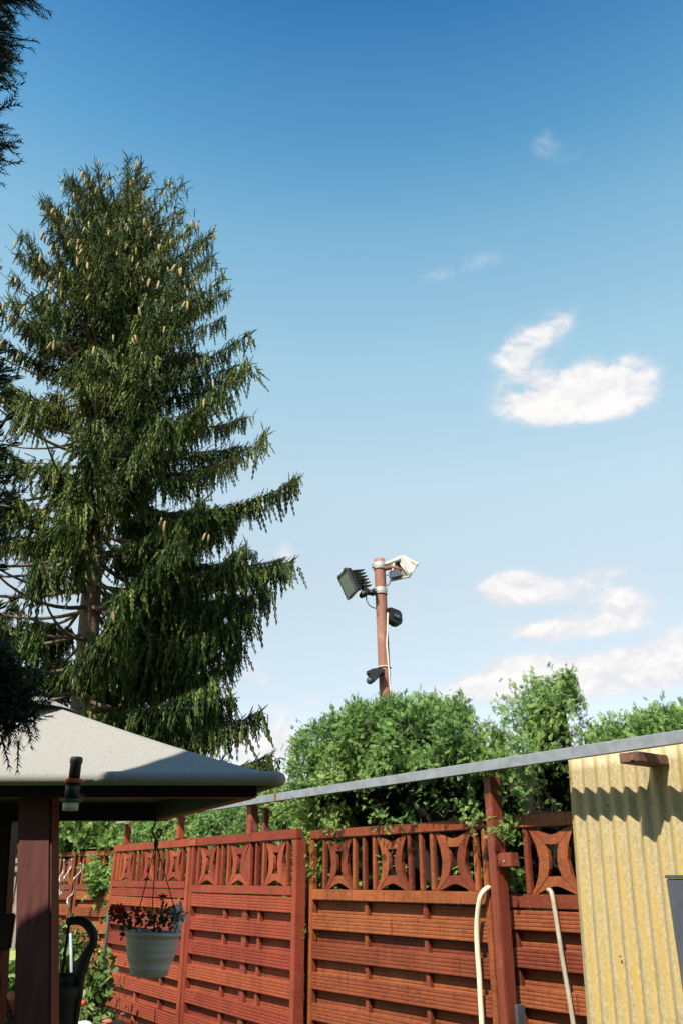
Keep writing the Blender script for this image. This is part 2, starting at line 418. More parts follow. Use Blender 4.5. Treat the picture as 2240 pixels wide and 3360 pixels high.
class MB:
    """collects shapes, then links them as one mesh"""
    def __init__(s): s.v = []; s.f = []; s.smooth = []

    def box(s, x0, x1, y0, y1, z0, z1, mat=None):
        b = len(s.v)
        c = [Vector((x, y, z)) for z in (z0, z1) for y in (y0, y1) for x in (x0, x1)]
        if mat is not None: c = [mat @ q for q in c]
        s.v += [tuple(q) for q in c]
        for q in ((0, 2, 3, 1), (4, 5, 7, 6), (0, 1, 5, 4), (2, 6, 7, 3), (0, 4, 6, 2), (1, 3, 7, 5)):
            s.f.append(tuple(b + i for i in q)); s.smooth.append(False)
        return s

    def prism(s, poly, y0, y1, mat=None):
        """poly: list of (x,z); extruded along y"""
        b = len(s.v); n = len(poly)
        c = [Vector((x, y0, z)) for x, z in poly] + [Vector((x, y1, z)) for x, z in poly]
        if mat is not None: c = [mat @ q for q in c]
        s.v += [tuple(q) for q in c]
        s.f.append(tuple(b + i for i in range(n))); s.smooth.append(False)
        s.f.append(tuple(b + n + i for i in reversed(range(n)))); s.smooth.append(False)
        for i in range(n):
            j = (i + 1) % n
            s.f.append((b + j, b + i, b + n + i, b + n + j)); s.smooth.append(False)
        return s

    def tube(s, pts, rad, seg=8, cap=True, squash=None):
        pts = [Vector(p) for p in pts]
        rads = rad if hasattr(rad, '__len__') else [rad] * len(pts)
        b = len(s.v); n = len(pts)
        up = None
        for i, p in enumerate(pts):
            d = (pts[min(i + 1, n - 1)] - pts[max(i - 1, 0)]).normalized()
            if up is None:
                up = d.orthogonal().normalized()
            up = (up - d * up.dot(d))
            up = up.normalized() if up.length > 1e-6 else d.orthogonal().normalized()
            sd = d.cross(up)
            for k in range(seg):
                a = 2 * math.pi * k / seg
                s.v.append(tuple(p + up * math.cos(a) * rads[i] + sd * math.sin(a) * rads[i]))
        for i in range(n - 1):
            for k in range(seg):
                k2 = (k + 1) % seg
                s.f.append((b + i * seg + k, b + i * seg + k2, b + (i + 1) * seg + k2, b + (i + 1) * seg + k)); s.smooth.append(True)
        if cap:
            s.f.append(tuple(b + k for k in reversed(range(seg)))); s.smooth.append(False)
            s.f.append(tuple(b + (n - 1) * seg + k for k in range(seg))); s.smooth.append(False)
        return s

    def lathe(s, prof, seg=32, mat=None, cap0=True, cap1=True):
        b = len(s.v); n = len(prof)
        for r, z in prof:
            for k in range(seg):
                a = 2 * math.pi * k / seg
                q = Vector((r * math.cos(a), r * math.sin(a), z))
                if mat is not None: q = mat @ q
                s.v.append(tuple(q))
        for i in range(n - 1):
            for k in range(seg):
                k2 = (k + 1) % seg
                s.f.append((b + i * seg + k, b + i * seg + k2, b + (i + 1) * seg + k2, b + (i + 1) * seg + k)); s.smooth.append(True)
        if cap0: s.f.append(tuple(b + k for k in reversed(range(seg)))); s.smooth.append(False)
        if cap1: s.f.append(tuple(b + (n - 1) * seg + k for k in range(seg))); s.smooth.append(False)
        return s

    def mesh(s, name, m, bevel=0.0):
        me = bpy.data.meshes.new(name); me.from_pydata(s.v, [], s.f)
        me.polygons.foreach_set('use_smooth', s.smooth); me.materials.append(m); me.update()
        if bevel:
            bm = bmesh.new(); bm.from_mesh(me)
            es = [e for e in bm.edges if len(e.link_faces) == 2 and e.calc_face_angle(0) > 0.6]
            bmesh.ops.bevel(bm, geom=es, offset=bevel, segments=2, affect='EDGES', clamp_overlap=True)
            bm.to_mesh(me); bm.free()
        return me

    def build(s, name, m, parent=None, bevel=0.0, loc=(0, 0, 0), rot=(0, 0, 0)):
        return add(name, s.mesh(name, m, bevel), parent, loc, rot)


def fast_mesh(name, V, Fc, m, smooth=False):
    V = np.ascontiguousarray(V, dtype=np.float32); Fc = np.ascontiguousarray(Fc, dtype=np.int32)
    me = bpy.data.meshes.new(name)
    me.vertices.add(len(V)); me.vertices.foreach_set('co', V.ravel())
    me.loops.add(Fc.size); me.loops.foreach_set('vertex_index', Fc.ravel())
    me.polygons.add(len(Fc)); me.polygons.foreach_set('loop_start', np.arange(0, Fc.size, 3, dtype=np.int32))
    me.materials.append(m)
    me.update(calc_edges=True)
    return me


def unit(a):
    return a / np.maximum(np.linalg.norm(a, axis=-1, keepdims=True), 1e-9)


def scatter(templates, C, G, N, S, which=None):
    """copies of leaf templates (V,F): local x along growth G, local z along N"""
    C = np.asarray(C, float); G = unit(np.asarray(G, float)); N = np.asarray(N, float); S = np.asarray(S, float)
    y = np.cross(N, G); bad = np.linalg.norm(y, axis=1) < 1e-4; y[bad] = np.cross([0.3, 0.5, 0.8], G[bad])
    y = unit(y); z = np.cross(G, y)
    which = rng.integers(0, len(templates), len(C)) if which is None else which
    Vs, Fs, off = [], [], 0
    for i, (tv, tf) in enumerate(templates):
        idx = np.where(which == i)[0]
        if not len(idx): continue
        o = C[idx][:, None, :] + S[idx][:, None, None] * (tv[None, :, 0, None] * G[idx][:, None, :] + tv[None, :, 1, None] * y[idx][:, None, :]
                                                         + tv[None, :, 2, None] * z[idx][:, None, :])
        Vs.append(o.reshape(-1, 3))
        Fs.append((tf[None] + (np.arange(len(idx)) * len(tv))[:, None, None] + off).reshape(-1, 3))
        off += len(idx) * len(tv)
    return np.concatenate(Vs), np.concatenate(Fs)


def join(parts):
    Vs, Fs, off = [], [], 0
    for v, f in parts:
        Vs.append(v); Fs.append(f + off); off += len(v)
    return np.concatenate(Vs), np.concatenate(Fs)


def thuja_template(seed):
    """a flat fan of scaly sprigs, 1 unit long"""
    r = np.random.default_rng(seed)
    V, Fc = [], []
    def leaf(bx, by, ang, L, w, bend):
        c, s = math.cos(ang), math.sin(ang); b = len(V)
        for (t, q) in ((0, 0), (0.45, w), (1, 0.12 * w), (0.45, -w)):
            x = bx + L * t * c - q * s; y = by + L * t * s + q * c
            V.append((x, y, bend * (x * x + y * y)))
        Fc.append((b, b + 1, b + 2)); Fc.append((b, b + 2, b + 3))
    bend = r.uniform(-0.35, 0.1)
    leaf(0, 0, r.uniform(-.1, .1), 1.0, 0.045, bend)
    for i in range(5):
        t = 0.08 + 0.17 * i
        for sg in (-1, 1):
            leaf(t, 0, sg * r.uniform(0.45, 0.85), r.uniform(0.40, 0.62) * (1.08 - 0.62 * t), 0.050, bend)
    return np.array(V), np.array(Fc)


THUJA = [thuja_template(i) for i in range(5)]


def brush_template(seed, segs=5, w=0.085, cross=True):
    """a hanging needle brush 1 unit long: two crossed ribbons with a toothed edge"""
    r = np.random.default_rng(seed)
    V, Fc = [], []
    for a in ((0.0, 1.57) if cross else (0.0,)):
        c, s = math.cos(a), math.sin(a)
        for sg in (1, -1):
            for i in range(segs):
                x0 = i / segs; x1 = (i + 1.25 + r.uniform(-.1, .3)) / segs
                ww = w * (1.15 - 0.75 * x0) * r.uniform(0.75, 1.25) * sg
                b = len(V)
                V.extend([(x0, 0, 0), (x0 + 0.75 / segs, ww * c, ww * s), (x1, ww * 0.25 * c, ww * 0.25 * s)])
                Fc.append((b, b + 1, b + 2))
    return np.array(V), np.array(Fc)


BRUSH = [brush_template(i) for i in range(4)]


def needle_template(seed, n=11, L=0.22):
    """a short shoot with single needles, for the tree close to the camera"""
    r = np.random.default_rng(seed)
    V, Fc = [], []
    def tri(p, q, w):
        p = Vector(p); q = Vector(q); d = (q - p).normalized(); sd = d.cross(Vector((r.uniform(-1, 1), r.uniform(-1, 1), r.uniform(-1, 1)))).normalized() * w
        b = len(V); V.extend([tuple(p - sd), tuple(p + sd), tuple(q)]); Fc.append((b, b + 1, b + 2))
    tri((0, 0, 0), (1, 0, 0), 0.035)
    for i in range(n):
        t = i / n
        for sg in (-1, 1):
            q = (t + L * 0.75, sg * L * r.uniform(0.6, 1.0) * (1.1 - 0.6 * t), r.uniform(-.5, .5) * L)
            tri((t, 0, 0), q, 0.024)
    return np.array(V), np.array(Fc)


NEEDLE = [needle_template(i) for i in range(4)]


def leaf_template(w=0.32, fold=0.12):
    V = [(0, 0, 0), (0.35, w, fold), (0.75, w * 0.7, fold), (1, 0, 0.02), (0.75, -w * 0.7, fold), (0.35, -w, fold)]
    return np.array(V, float), np.array([(0, 1, 2), (0, 2, 3), (0, 3, 4), (0, 4, 5)])


LEAF = [leaf_template(), leaf_template(0.22, 0.2), leaf_template(0.40, 0.05)]

# ------------------------------------------------------------------ ground
g = MB(); g.v = [(-300, -100, 0), (300, -100, 0), (300, 500, 0), (-300, 500, 0)]; g.f = [(0, 1, 2, 3)]; g.smooth = [False]
M_GROUND = simple('lawn_ground', (0.075, 0.12, 0.030), 0.95, (0.045, 0.075, 0.022), 2.5, bump=0.4, c3=(0.12, 0.11, 0.045))
tag(g.build('ground', M_GROUND), kind='structure')

# a strip of grass seen through the slit between gate and fence
C = np.column_stack([rng.uniform(-1.2, 1.6, 9000), rng.uniform(6.2, 11.5, 9000), np.zeros(9000)])
G = np.column_stack([rng.normal(0, .3, 9000), rng.normal(0, .3, 9000), np.ones(9000)])
blade = (np.array([(0, .05, 0), (0, -.05, 0), (1, 0, .15)], float), np.array([(0, 1, 2)]))
V_, F_ = scatter([blade], C, G, rng.normal(size=(9000, 3)), rng.uniform(.05, .11, 9000))
tag(add('grass', fast_mesh('grass', V_, F_, F_GRASS)), 'short green grass showing through the slit beside the gate', kind='stuff')

# added building, unseen behind the camera, to keep the low sky off the garden's near side
hs = thing('added_house', 'brown brick building added unseen behind the camera to block the low sky, its tiled roof turned to the garden', 'added_house', (1.0, -6.5, 0))
M_BRICK = simple('brown_brick', (0.20, 0.11, 0.075), 0.85, (0.13, 0.07, 0.05), 9, bump=0.3)
M_TILES = simple('dark_roof_tiles', (0.085, 0.055, 0.045), 0.8, (0.05, 0.035, 0.03), 6, bump=0.4)
MB().box(-9, 9, -4.0, 4.0, 0, 4.3).build('wall', M_BRICK, hs)
MB().prism([(-4.6, 4.2), (4.6, 4.2), (0, 7.2)], -9.4, 9.4, Matrix.Rotation(R(90), 4, 'Z')).build('roof', M_TILES, hs)
for wx in (-6.5, -2.2, 5.8):
    fr_ = MB().box(-.75, .75, 4.0, 4.05, 0.95, 2.25).build('window', M_WHITE, hs, 0, (wx, 0, 0))
    MB().box(-.66, .66, 4.052, 4.06, 1.04, 2.16).build('pane', M_GLASS, fr_)
MB().box(-.5, .5, 4.0, 4.05, 0.05, 2.1).build('door', M_BROWN, hs, 0, (1.6, 0, 0))

# ------------------------------------------------------------------ fence and gate
FP = Vector((-0.221, 6.8)); FU = Vector((0.605, -0.797)).normalized()
GP = Vector((-0.325, 6.75)); GU = Vector((0.5486, -0.836)).normalized()   # both run from far left to near right
FN = Vector((-FU.y * -1, 0))  # replaced below
FN = Vector((FU.y, -FU.x))    # towards the camera


def t_on(px, py, P, U):
    """distance along the vertical plane through P with direction U where the pixel's ray meets it, and the height there"""
    a, b = ray(px, py)
    t = (a * P.y - P.x) / (U.x - a * U.y)
    return t, EYE + b * (P.y + U.y * t)


def on_plane(px, py, P, U, off=0.0):
    n = Vector((U.y, -U.x)); Q = P + n * off
    t, z = t_on(px, py, Q, U)
    q = Q + U * t
    return Vector((q.x, q.y, z))


_prof_cache = {}


def slat_mesh(L, h, m, grooves=5, depth=0.014):
    """a board with grooves run along its face; local x along, y into the fence (front at 0), z up from 0"""
    key = (round(L, 3), round(h, 3), m.name)
    if key in _prof_cache: return _prof_cache[key]
    prof = [(0.003, 0.0)]
    step = h / grooves
    for i in range(grooves):
        z0 = i * step
        prof += [(0.0, z0 + 0.004), (0.0, z0 + step * 0.70), (0.0024, z0 + step * 0.84), (0.0024, z0 + step * 0.92)] if i < grooves - 1 else [(0.0, z0 + 0.004), (0.0, h - 0.003)]
    prof += [(0.003, h), (depth, h), (depth, 0.0)]
    b = MB(); n = len(prof)
    b.v = [(0, y, z) for y, z in prof] + [(L, y, z) for y, z in prof]
    for i in range(n):
        j = (i + 1) % n
        b.f.append((i, j, n + j, n + i)); b.smooth.append(False)
    b.f.append(tuple(reversed(range(n)))); b.smooth.append(False)
    b.f.append(tuple(n + i for i in range(n))); b.smooth.append(False)
    me = b.mesh('slat', m)
    bm = bmesh.new(); bm.from_mesh(me); bmesh.ops.recalc_face_normals(bm, faces=bm.faces); bm.to_mesh(me); bm.free()
    _prof_cache[key] = me
    return me


ARC_SIDE = [(0.05, 0.0), (0.20, 0.125), (0.355, 0.262), (0.40, 0.37), (0.415, 0.5), (0.40, 0.63), (0.355, 0.738), (0.20, 0.875), (0.05, 1.0),
            (0.0, 1.0), (0.09, 0.87), (0.165, 0.72), (0.205, 0.5), (0.165, 0.28), (0.09, 0.13), (0.0, 0.0)]
ARC_TOP = [(0.10, 1.0), (0.25, 0.945), (0.40, 0.895), (0.5, 0.88), (0.60, 0.895), (0.75, 0.945), (0.90, 1.0), (0.93, 1.0), (0.785, 0.875), (0.64, 0.745),
           (0.5, 0.735), (0.36, 0.745), (0.215, 0.875), (0.07, 1.0)]
ARC_BOTTOM = [(x, 1 - z * 1.0) for x, z in ARC_TOP]


def smooth_poly(poly):
    return poly


def lattice_unit(parent, x0, x1, z0, z1, m, y0=-0.012, y1=0.014):
    w, h = x1 - x0, z1 - z0
    for nm, poly, dy in (('side_arc', ARC_SIDE, 0), ('side_arc', [(1 - x, z) for x, z in ARC_SIDE], 0), ('top_arc', ARC_TOP, 0.0015),
                         ('bottom_arc', ARC_BOTTOM, 0.0015)):
        b = MB(); b.prism([(x * w, z * h) for x, z in poly], y0 + dy, y1 + dy)
        me = b.mesh(nm, m)
        bm = bmesh.new(); bm.from_mesh(me); bmesh.ops.recalc_face_normals(bm, faces=bm.faces); bm.to_mesh(me); bm.free()
        add(nm, me, parent, (x0, 0, z0))


def baluster(parent, x, z0, z1, m, w=0.036, d=0.026, name='baluster'):
    b = MB(); b.box(-w / 2, w / 2, -d / 2 - 0.004, d / 2, 0, z1 - z0)
    add(name, b.mesh(name, m, 0.004), parent, (x, 0, z0), (0, R(random.uniform(-.5, .5)), 0))


def panel(name, label, cat, P, U, t0, t1, m, top, midr, fronts, backs, battens, units, singles, stile_w=0.045, group=None, zb=0.12, lean=0.0,
          thick=0.045, back_only_gap=0.0):
    """one woven fence panel: origin at its lower left, local x to the right, y away from the camera"""
    q = P + U * t0
    e = thing(name, label, cat, (q.x, q.y, 0), math.atan2(U.y, U.x), group)
    L = t1 - t0
    def jit(): return (R(random.uniform(-.25, .25)), R(random.uniform(-.22, .22)), 0)
    rl = MB().box(0, L, -0.030, 0.022, 0, top[1] - top[0]).mesh('top_rail', m, 0.006)
    add('top_rail', rl, e, (0, 0, top[0]), (0, R(lean), 0))
    add('middle_rail', MB().box(stile_w * .9, L - stile_w * .9, -0.032, 0.020, 0, midr[1] - midr[0]).mesh('middle_rail', m, 0.006), e, (0, 0, midr[0]))
    for x in (0, L - stile_w):
        add('stile', MB().box(0, stile_w, -0.027, thick - 0.027, 0, top[0] - zb - 0.002).mesh('stile', m, 0.004), e, (x, 0, zb))
    Ls = L - 2 * stile_w
    for (z0, z1) in fronts:
        add('slat', slat_mesh(Ls, z1 - z0, m), e, (stile_w, -0.024 + random.uniform(-.002, .002), z0), jit())
    for (z0, z1) in backs:
        add('slat', slat_mesh(Ls, z1 - z0, m), e, (stile_w, 0.024 + random.uniform(-.002, .002), z0), jit())
    for x in battens:
        add('batten', MB().box(-0.019, 0.019, -0.009, 0.021, 0, midr[0] - zb).mesh('batten', m, 0.003), e, (x - t0, 0, zb), (0, R(random.uniform(-.3, .3)), 0))
    for (a, b) in units:
        a -= t0; b -= t0
        baluster(e, a, midr[1], top[0], m); baluster(e, b, midr[1], top[0], m)
        lattice_unit(e, a + 0.020, b - 0.020, midr[1] + 0.001, top[0] - 0.001, m)
    for s in singles:
        baluster(e, s - t0, midr[1], top[0], m, 0.034)
    add('bottom_rail', MB().box(stile_w * .9, L - stile_w * .9, -0.030, 0.020, 0, 0.06).mesh('bottom_rail', m, 0.005), e, (0, 0, zb))
    return e


def rows(z_first_top, h, pitch, zmin=0.2):
    """front boards (top height first), and the recessed boards between them"""
    fr, bk = [], []
    z = z_first_top
    while z - h > zmin:
        fr.append((z - h, z))
        if z - pitch > zmin: bk.append((z - pitch - 0.018, z - h + 0.018))
        z -= pitch
    return fr, bk


# main fence panel
def tf(x, y=2840): return t_on(x, y, FP, FU)[0]
def tg(x, y=2840): return t_on(x, y, GP, GU)[0]


fr, bk = rows(1.368, 0.108, 0.191)
bk.insert(0, (1.350, 1.452))
panel('wooden_fence', 'orange-brown fence panel right of the slit, three X shapes along its open top', 'fence panel', FP, FU, 0.0, 1.84, M_FENCE,
      (1.874, 1.938), (1.455, 1.528), fr, bk, (0.655, 1.255),
      [(tf(1068), tf(1166)), (tf(1232), tf(1349)), (tf(1423), tf(1566))], [tf(1198), tf(1386)], group='fence panels with open tops')
# narrower panel between red post and corrugated sheet
fr, bk = rows(1.436, 0.100, 0.188)
t_r0 = tf(1662, 3000)
panel('wooden_fence', 'reddish fence panel between the red post and the yellow corrugated sheet', 'fence panel', FP, FU, t_r0, t_r0 + 1.75, M_FENCE,
      (1.868, 1.940), (1.446, 1.520), fr, bk, (t_r0 + 0.06, t_r0 + 0.62, t_r0 + 1.15),
      [(tf(1733), tf(1912)), (tf(1912) + 0.20, tf(1912) + 0.55)], [], group='fence panels with open tops')
# gate, two leaves
fr, bk = rows(1.478, 0.108, 0.190)
g0 = tg(1004); 
gate_r = panel('gate_leaf', 'red gate leaf with a free edge beside the slit, wider X shapes', 'gate', GP, GU, tg(634), tg(983), M_GATE,
               (1.876, 1.950), (1.482, 1.548), fr, bk, (tg(734, 3100), tg(848, 3100)),
               [(tg(654), tg(718)), (tg(753), tg(824)), (tg(869), tg(948))], [tg(641), tg(733), tg(845)], 0.065, 'gate leaves', 0.06, thick=0.085)
fr, bk = rows(1.335, 0.105, 0.190)
fr = [(1.425, 1.502)] + [(1.342, 1.418)] + [(a, b) for a, b in fr if b < 1.25]
bk = [(1.22, 1.36)] + [(a, b) for a, b in bk if b < 1.2]
fr2, bk2 = rows(1.255, 0.108, 0.190)
fr = [(1.427, 1.505), (1.340, 1.422)] + fr2
bk = [(1.240, 1.352)] + bk2
gate_l = panel('gate_leaf', 'red gate leaf behind the hanging flower pot, narrower X shapes', 'gate', GP, GU, tg(377), tg(630), M_GATE,
               (1.876, 1.950), (1.512, 1.580), fr, bk, (tg(449, 3200), tg(529, 3200)),
               [(tg(401), tg(441)), (tg(470), tg(514)), (tg(551), tg(602))], [tg(388), tg(393), tg(456), tg(532)], 0.07, 'gate leaves', 0.06, thick=0.06)
# joint cover strip and screw plate between the leaves
e = gate_r
b = MB().box(-0.05, 0.13, -0.038, -0.031, 0, 0.055); b.build('joint_plate', M_GATE, e, 0.002, (-0.02, 0, 1.882))
# free edge post of the gate leaf
# far fence
HP = Vector(pt(250, 2885, 12.0).xy); HU = Vector((0.788, -0.616)).normalized()
fr, bk = rows(1.455, 0.108, 0.191)
panel('wooden_fence', 'far brown fence panel behind the tomato bed, sunlit', 'fence panel', HP, HU, 0.03, 1.83, M_FARF, (1.872, 1.935), (1.46, 1.53), fr, bk,
      (0.62, 1.22), [(0.14, 0.42), (0.70, 1.08), (1.3, 1.68)], [0.06, 0.50, 0.58, 1.18], group='fence panels with open tops')
panel('wooden_fence', 'far brown fence panel partly hidden by the brown post, behind the spiral stakes', 'fence panel', HP, HU, -1.85, -0.03, M_FARF,
      (1.872, 1.935), (1.46, 1.53), fr, bk, (-1.2, -0.62), [(-0.38, -0.08), (-1.0, -0.66)], [-0.44, -0.52, -0.60], group='fence panels with open tops')

# rail on posts
RL = on_plane(389, 2708, GP, GU, 0.10); RR = on_plane(2240, 2470, FP, FU, 0.28)
rd = (RR - RL); rd.z = 0; rlen = rd.length; rd.normalize()
rail = thing('metal_rail', 'long grey metal rail running above the gate and fence', 'rail', (RL.x, RL.y, 0), math.atan2(rd.y, rd.x))
zl = 2.165
sec = [(-0.030, 0), (-0.030, 0.054), (-0.024, 0.058), (0.034, 0.058), (0.034, 0.050), (-0.018, 0.048), (-0.018, 0.004), (0.010, 0.0)]
b = MB()
Lr = rlen + 0.9
n = len(sec)
b.v = [(0, y, z) for y, z in sec] + [(Lr, y, z) for y, z in sec]
for i in range(n):
    j = (i + 1) % n
    b.f.append((i, j, n + j, n + i)); b.smooth.append(False)
b.f += [tuple(reversed(range(n))), tuple(n + i for i in range(n))]; b.smooth += [False, False]
rm = b.mesh('beam', M_RAIL)
bm = bmesh.new(); bm.from_mesh(rm); bmesh.ops.recalc_face_normals(bm, faces=bm.faces); bm.to_mesh(rm); bm.free()
add('beam', rm, rail, (0, 0, zl), (0, -R(0.10), 0))
MB().box(0, 0.03, -0.034, 0.036, -0.004, 0.062).build('joint_sleeve', M_RUST, rail, 0.002, (rlen * 0.487, 0, zl + 0.007))


def along_rail(px, py=2640, off=0.0):
    """distance along the rail for a pixel column"""
    P = RL.xy; a, _ = ray(px, py); U = rd.xy
    Q = P + Vector((U.y, -U.x)) * off
    t = (a * Q.y - Q.x) / (U.x - a * U.y)
    return t


def red_post(name, label, px, off, w, d, z1, group='posts carrying the rail', extra=None, tilt=0.0):
    t = along_rail(px, 2700, off)
    U = rd.xy; q = RL.xy + Vector((U.y, -U.x)) * off + U * t
    e = thing(name, label, 'post', (q.x, q.y, 0), math.atan2(rd.y, rd.x), group)
    MB().box(-w / 2, w / 2, -d / 2, d / 2, 0, z1).build('shaft', M_REDPOST, e, 0.005, (0, 0, 0), (0, R(tilt), 0))
    return e


p1 = red_post('rail_post', 'red square post standing in front of the fence under the rail', 1622, -0.10, 0.062, 0.085, 2.155)
MB().box(-0.01, 0.105, -0.030, 0.030, 0, 0.075).build('bracket', M_REDPOST, p1, 0.004, (0.036, 0.0, 1.66))
MB().box(-0.006, 0.006, -0.006, 0.0, -0.006, 0.006).build('bolt', M_CLAMP, p1, 0.002, (0.085, -0.0305, 1.69))
MB().box(-0.012, 0.012, 0.02, 0.075, 0.0, 0.985).build('grey_strap', M_GREYM, p1, 0.003, (0.075, -0.035, 0.0))
p2 = red_post('rail_post', 'short thick red post behind the gate leaf, rising above the rail', 827, -0.06, 0.085, 0.07, 2.245)
p3 = red_post('rail_post', 'thin red post with rusty cap behind the gate, right of the thick one', 871, -0.10, 0.05, 0.045, 2.13)
MB().box(-0.04, 0.03, -0.03, 0.03, 0, 0.018).build('cap', M_RUST, p3, 0.003, (0, 0, 2.131))
for px, lab in ((418, 'small red upright on the gate at the far end of the rail'), (591, 'small red upright on the gate where its leaves meet')):
    t, _ = t_on(px, 2750, GP, GU); q = GP + GU * t
    e = thing('rail_support', lab, 'post', (q.x, q.y, 1.95), math.atan2(GU.y, GU.x), 'uprights on the gate')
    MB().box(-0.033, 0.033, -0.03, 0.03, 0, 0.215).build('shaft', M_GATE, e, 0.006)
    MB().box(-0.05, 0.03, -0.034, 0.034, 0, 0.02).build('cap', M_RUST, e, 0.003, (0, 0, 0.195))
    MB().box(-0.05, 0.05, -0.035, 0.035, 0, 0.018).build('foot', M_GATE, e, 0.003)

# timber post at the left end of the main panel, right of the slit
q = FP + FU * -0.035 + FN * -0.01
e = thing('fence_post', 'thin brown timber post at the slit edge of the fence', 'post', (q.x, q.y, 0), math.atan2(FU.y, FU.x))
MB().box(-0.03, 0.03, -0.02, 0.05, 0, 1.86).build('shaft', M_FENCE, e, 0.005)
q = FP + FU * (t_r0 - 0.035)
e = thing('fence_post', 'brown timber post just right of the red rail post', 'post', (q.x, q.y, 0), math.atan2(FU.y, FU.x))
MB().box(-0.032, 0.032, -0.03, 0.04, 0, 1.78).build('shaft', M_FENCE, e, 0.005)

# ------------------------------------------------------------------ corrugated sheet
SOFF = 0.055
tl, zt_ = t_on(1864, 2520, FP + FN * SOFF, FU)
tb, zb_ = t_on(1922, 3360, FP + FN * SOFF, FU)
lean_s = (tb - tl) / (zt_ - zb_)             # the sheet has slipped sideways a little
sh = thing('corrugated_sheet', 'yellowed corrugated plastic sheet with algae, fixed upright at the right end of the fence', 'corrugated sheet',
           tuple((FP + FN * SOFF + FU * tl)) + (0,), math.atan2(FU.y, FU.x))
nx, nz = 300, 30
Wd, H = 2.1, 2.215
xs = np.linspace(0, Wd, nx); zs = np.linspace(0.05, H, nz)
X, Zz = np.meshgrid(xs, zs, indexing='ij')
amp = 0.0120
Y = amp * np.cos(X * 2 * np.pi / 0.083) + 0.004 * np.sin(Zz * 2.3 + X * 1.7)
X2 = X + lean_s * (H - Zz) * 1.0
V = np.stack([X2, Y, Zz], -1).reshape(-1, 3)
idx = np.arange(nx * nz).reshape(nx, nz)
q4 = np.stack([idx[:-1, :-1], idx[1:, :-1], idx[1:, 1:], idx[:-1, 1:]], -1).reshape(-1, 4)
tri = np.concatenate([q4[:, [0, 1, 2]], q4[:, [0, 2, 3]]])
me = fast_mesh('sheet', V, tri, M_SHEET)
me.polygons.foreach_set('use_smooth', [True] * len(me.polygons))
so = add('sheet', me, sh)
sm = so.modifiers.new('thickness', 'SOLIDIFY'); sm.thickness = 0.0035; sm.offset = 1
for kx in range(3):
    for kz in (0.55, 1.25, 1.95):
        xx = 0.083 * (3 + 7 * kx)
        bb = MB(); bb.lathe([(0.001, 0), (0.006, 0.0005), (0.006, 0.003), (0.0, 0.004)], 8, Matrix.Rotation(R(90), 4, 'X'))
        bb.build('nail', M_RUST, sh, 0, (xx + lean_s * (H - kz), -amp - 0.001, kz))
# timber block that carries the rail in front of the sheet
bq = on_plane(2168, 2508, FP + FN * SOFF, FU)
e = thing('rail_block', 'short timber block carrying the grey rail in front of the corrugated sheet', 'bracket', (bq.x, bq.y, zl - 0.050), math.atan2(FU.y, FU.x))
MB().box(-0.055, 0.055, -0.27, -0.018, 0, 0.048).build('block', M_BROWNBLOCK, e, 0.004)
MB().box(-0.012, 0.012, -0.005, 0.0, -0.012, 0.012).build('screw', M_RUST, e, 0.002, (0.02, -0.27, 0.02))

# dark grey metal post at the right edge
q = pt(2214, 2885, 3.0)
e = thing('steel_post', 'dark grey square steel post at the right edge in front of the corrugated sheet', 'post', (q.x + 0.005, q.y, 0), R(-28))
MB().box(-0.030, 0.030, -0.030, 0.030, 0, 1.60).build('shaft', M_GREYM, e, 0.004)
MB().box(-0.033, 0.033, -0.033, 0.033, 0, 0.010).build('cap', M_GREYM, e, 0.002, (0, 0, 1.601))
q = pt(2275, 2885, 3.1)
e = thing('steel_post', 'second dark grey steel post cut by the right edge, behind the first', 'post', (q.x, q.y, 0), R(-28))
MB().box(-0.020, 0.020, -0.020, 0.020, 0, 1.60).build('shaft', M_GREYM, e, 0.003)
MB().box(-0.023, 0.023, -0.023, 0.023, 0, 0.010).build('cap', M_GREYM, e, 0.002, (0, 0, 1.601))

# ------------------------------------------------------------------ hose and stick
def fence_pt(px, py, off): return on_plane(px, py, FP, FU, off)


hp = [fence_pt(1612, 2912, -0.03), fence_pt(1600, 2914, 0.03), fence_pt(1588, 2922, 0.065), fence_pt(1577, 2938, 0.08), fence_pt(1570, 2966, 0.082), fence_pt(1565, 3010, 0.075), fence_pt(1563, 3060, 0.07),
      fence_pt(1566, 3130, 0.066), fence_pt(1571, 3200, 0.064), fence_pt(1575, 3280, 0.063), fence_pt(1580, 3370, 0.063), fence_pt(1588, 3560, 0.063), fence_pt(1592, 3800, 0.07)]


def catmull(P, k=5):
    P = [Vector(p) for p in P]; Q = [P[0]] + P + [P[-1]]; out = []
    for i in range(1, len(Q) - 2):
        for s in range(k):
            t = s / k; a, b_, c, d = Q[i - 1], Q[i], Q[i + 1], Q[i + 2]
            out.append(0.5 * ((2 * b_) + (c - a) * t + (2 * a - 5 * b_ + 4 * c - d) * t * t + (3 * b_ - a - 3 * c + d) * t * t * t))
    out.append(P[-1]); return out


hose = tag(MB().tube(catmull(hp), 0.0155, 10).build('hose', M_HOSE), 'cream garden hose bent over the fence rail left of the red post', 'hose')
sp = [fence_pt(1797, 2921, 0.005), fence_pt(1803, 2922, 0.03), fence_pt(1809, 2934, 0.045), fence_pt(1816, 2970, 0.052), fence_pt(1829, 3050, 0.052), fence_pt(1846, 3160, 0.05), fence_pt(1862, 3250, 0.05), fence_pt(1880, 3362, 0.05), fence_pt(1905, 3520, 0.05)]
tag(MB().tube(catmull(sp), 0.0125, 9).build('bent_pipe', M_STICK), 'thin greyish pipe hooked over the fence rail beside the corrugated sheet', 'pipe')

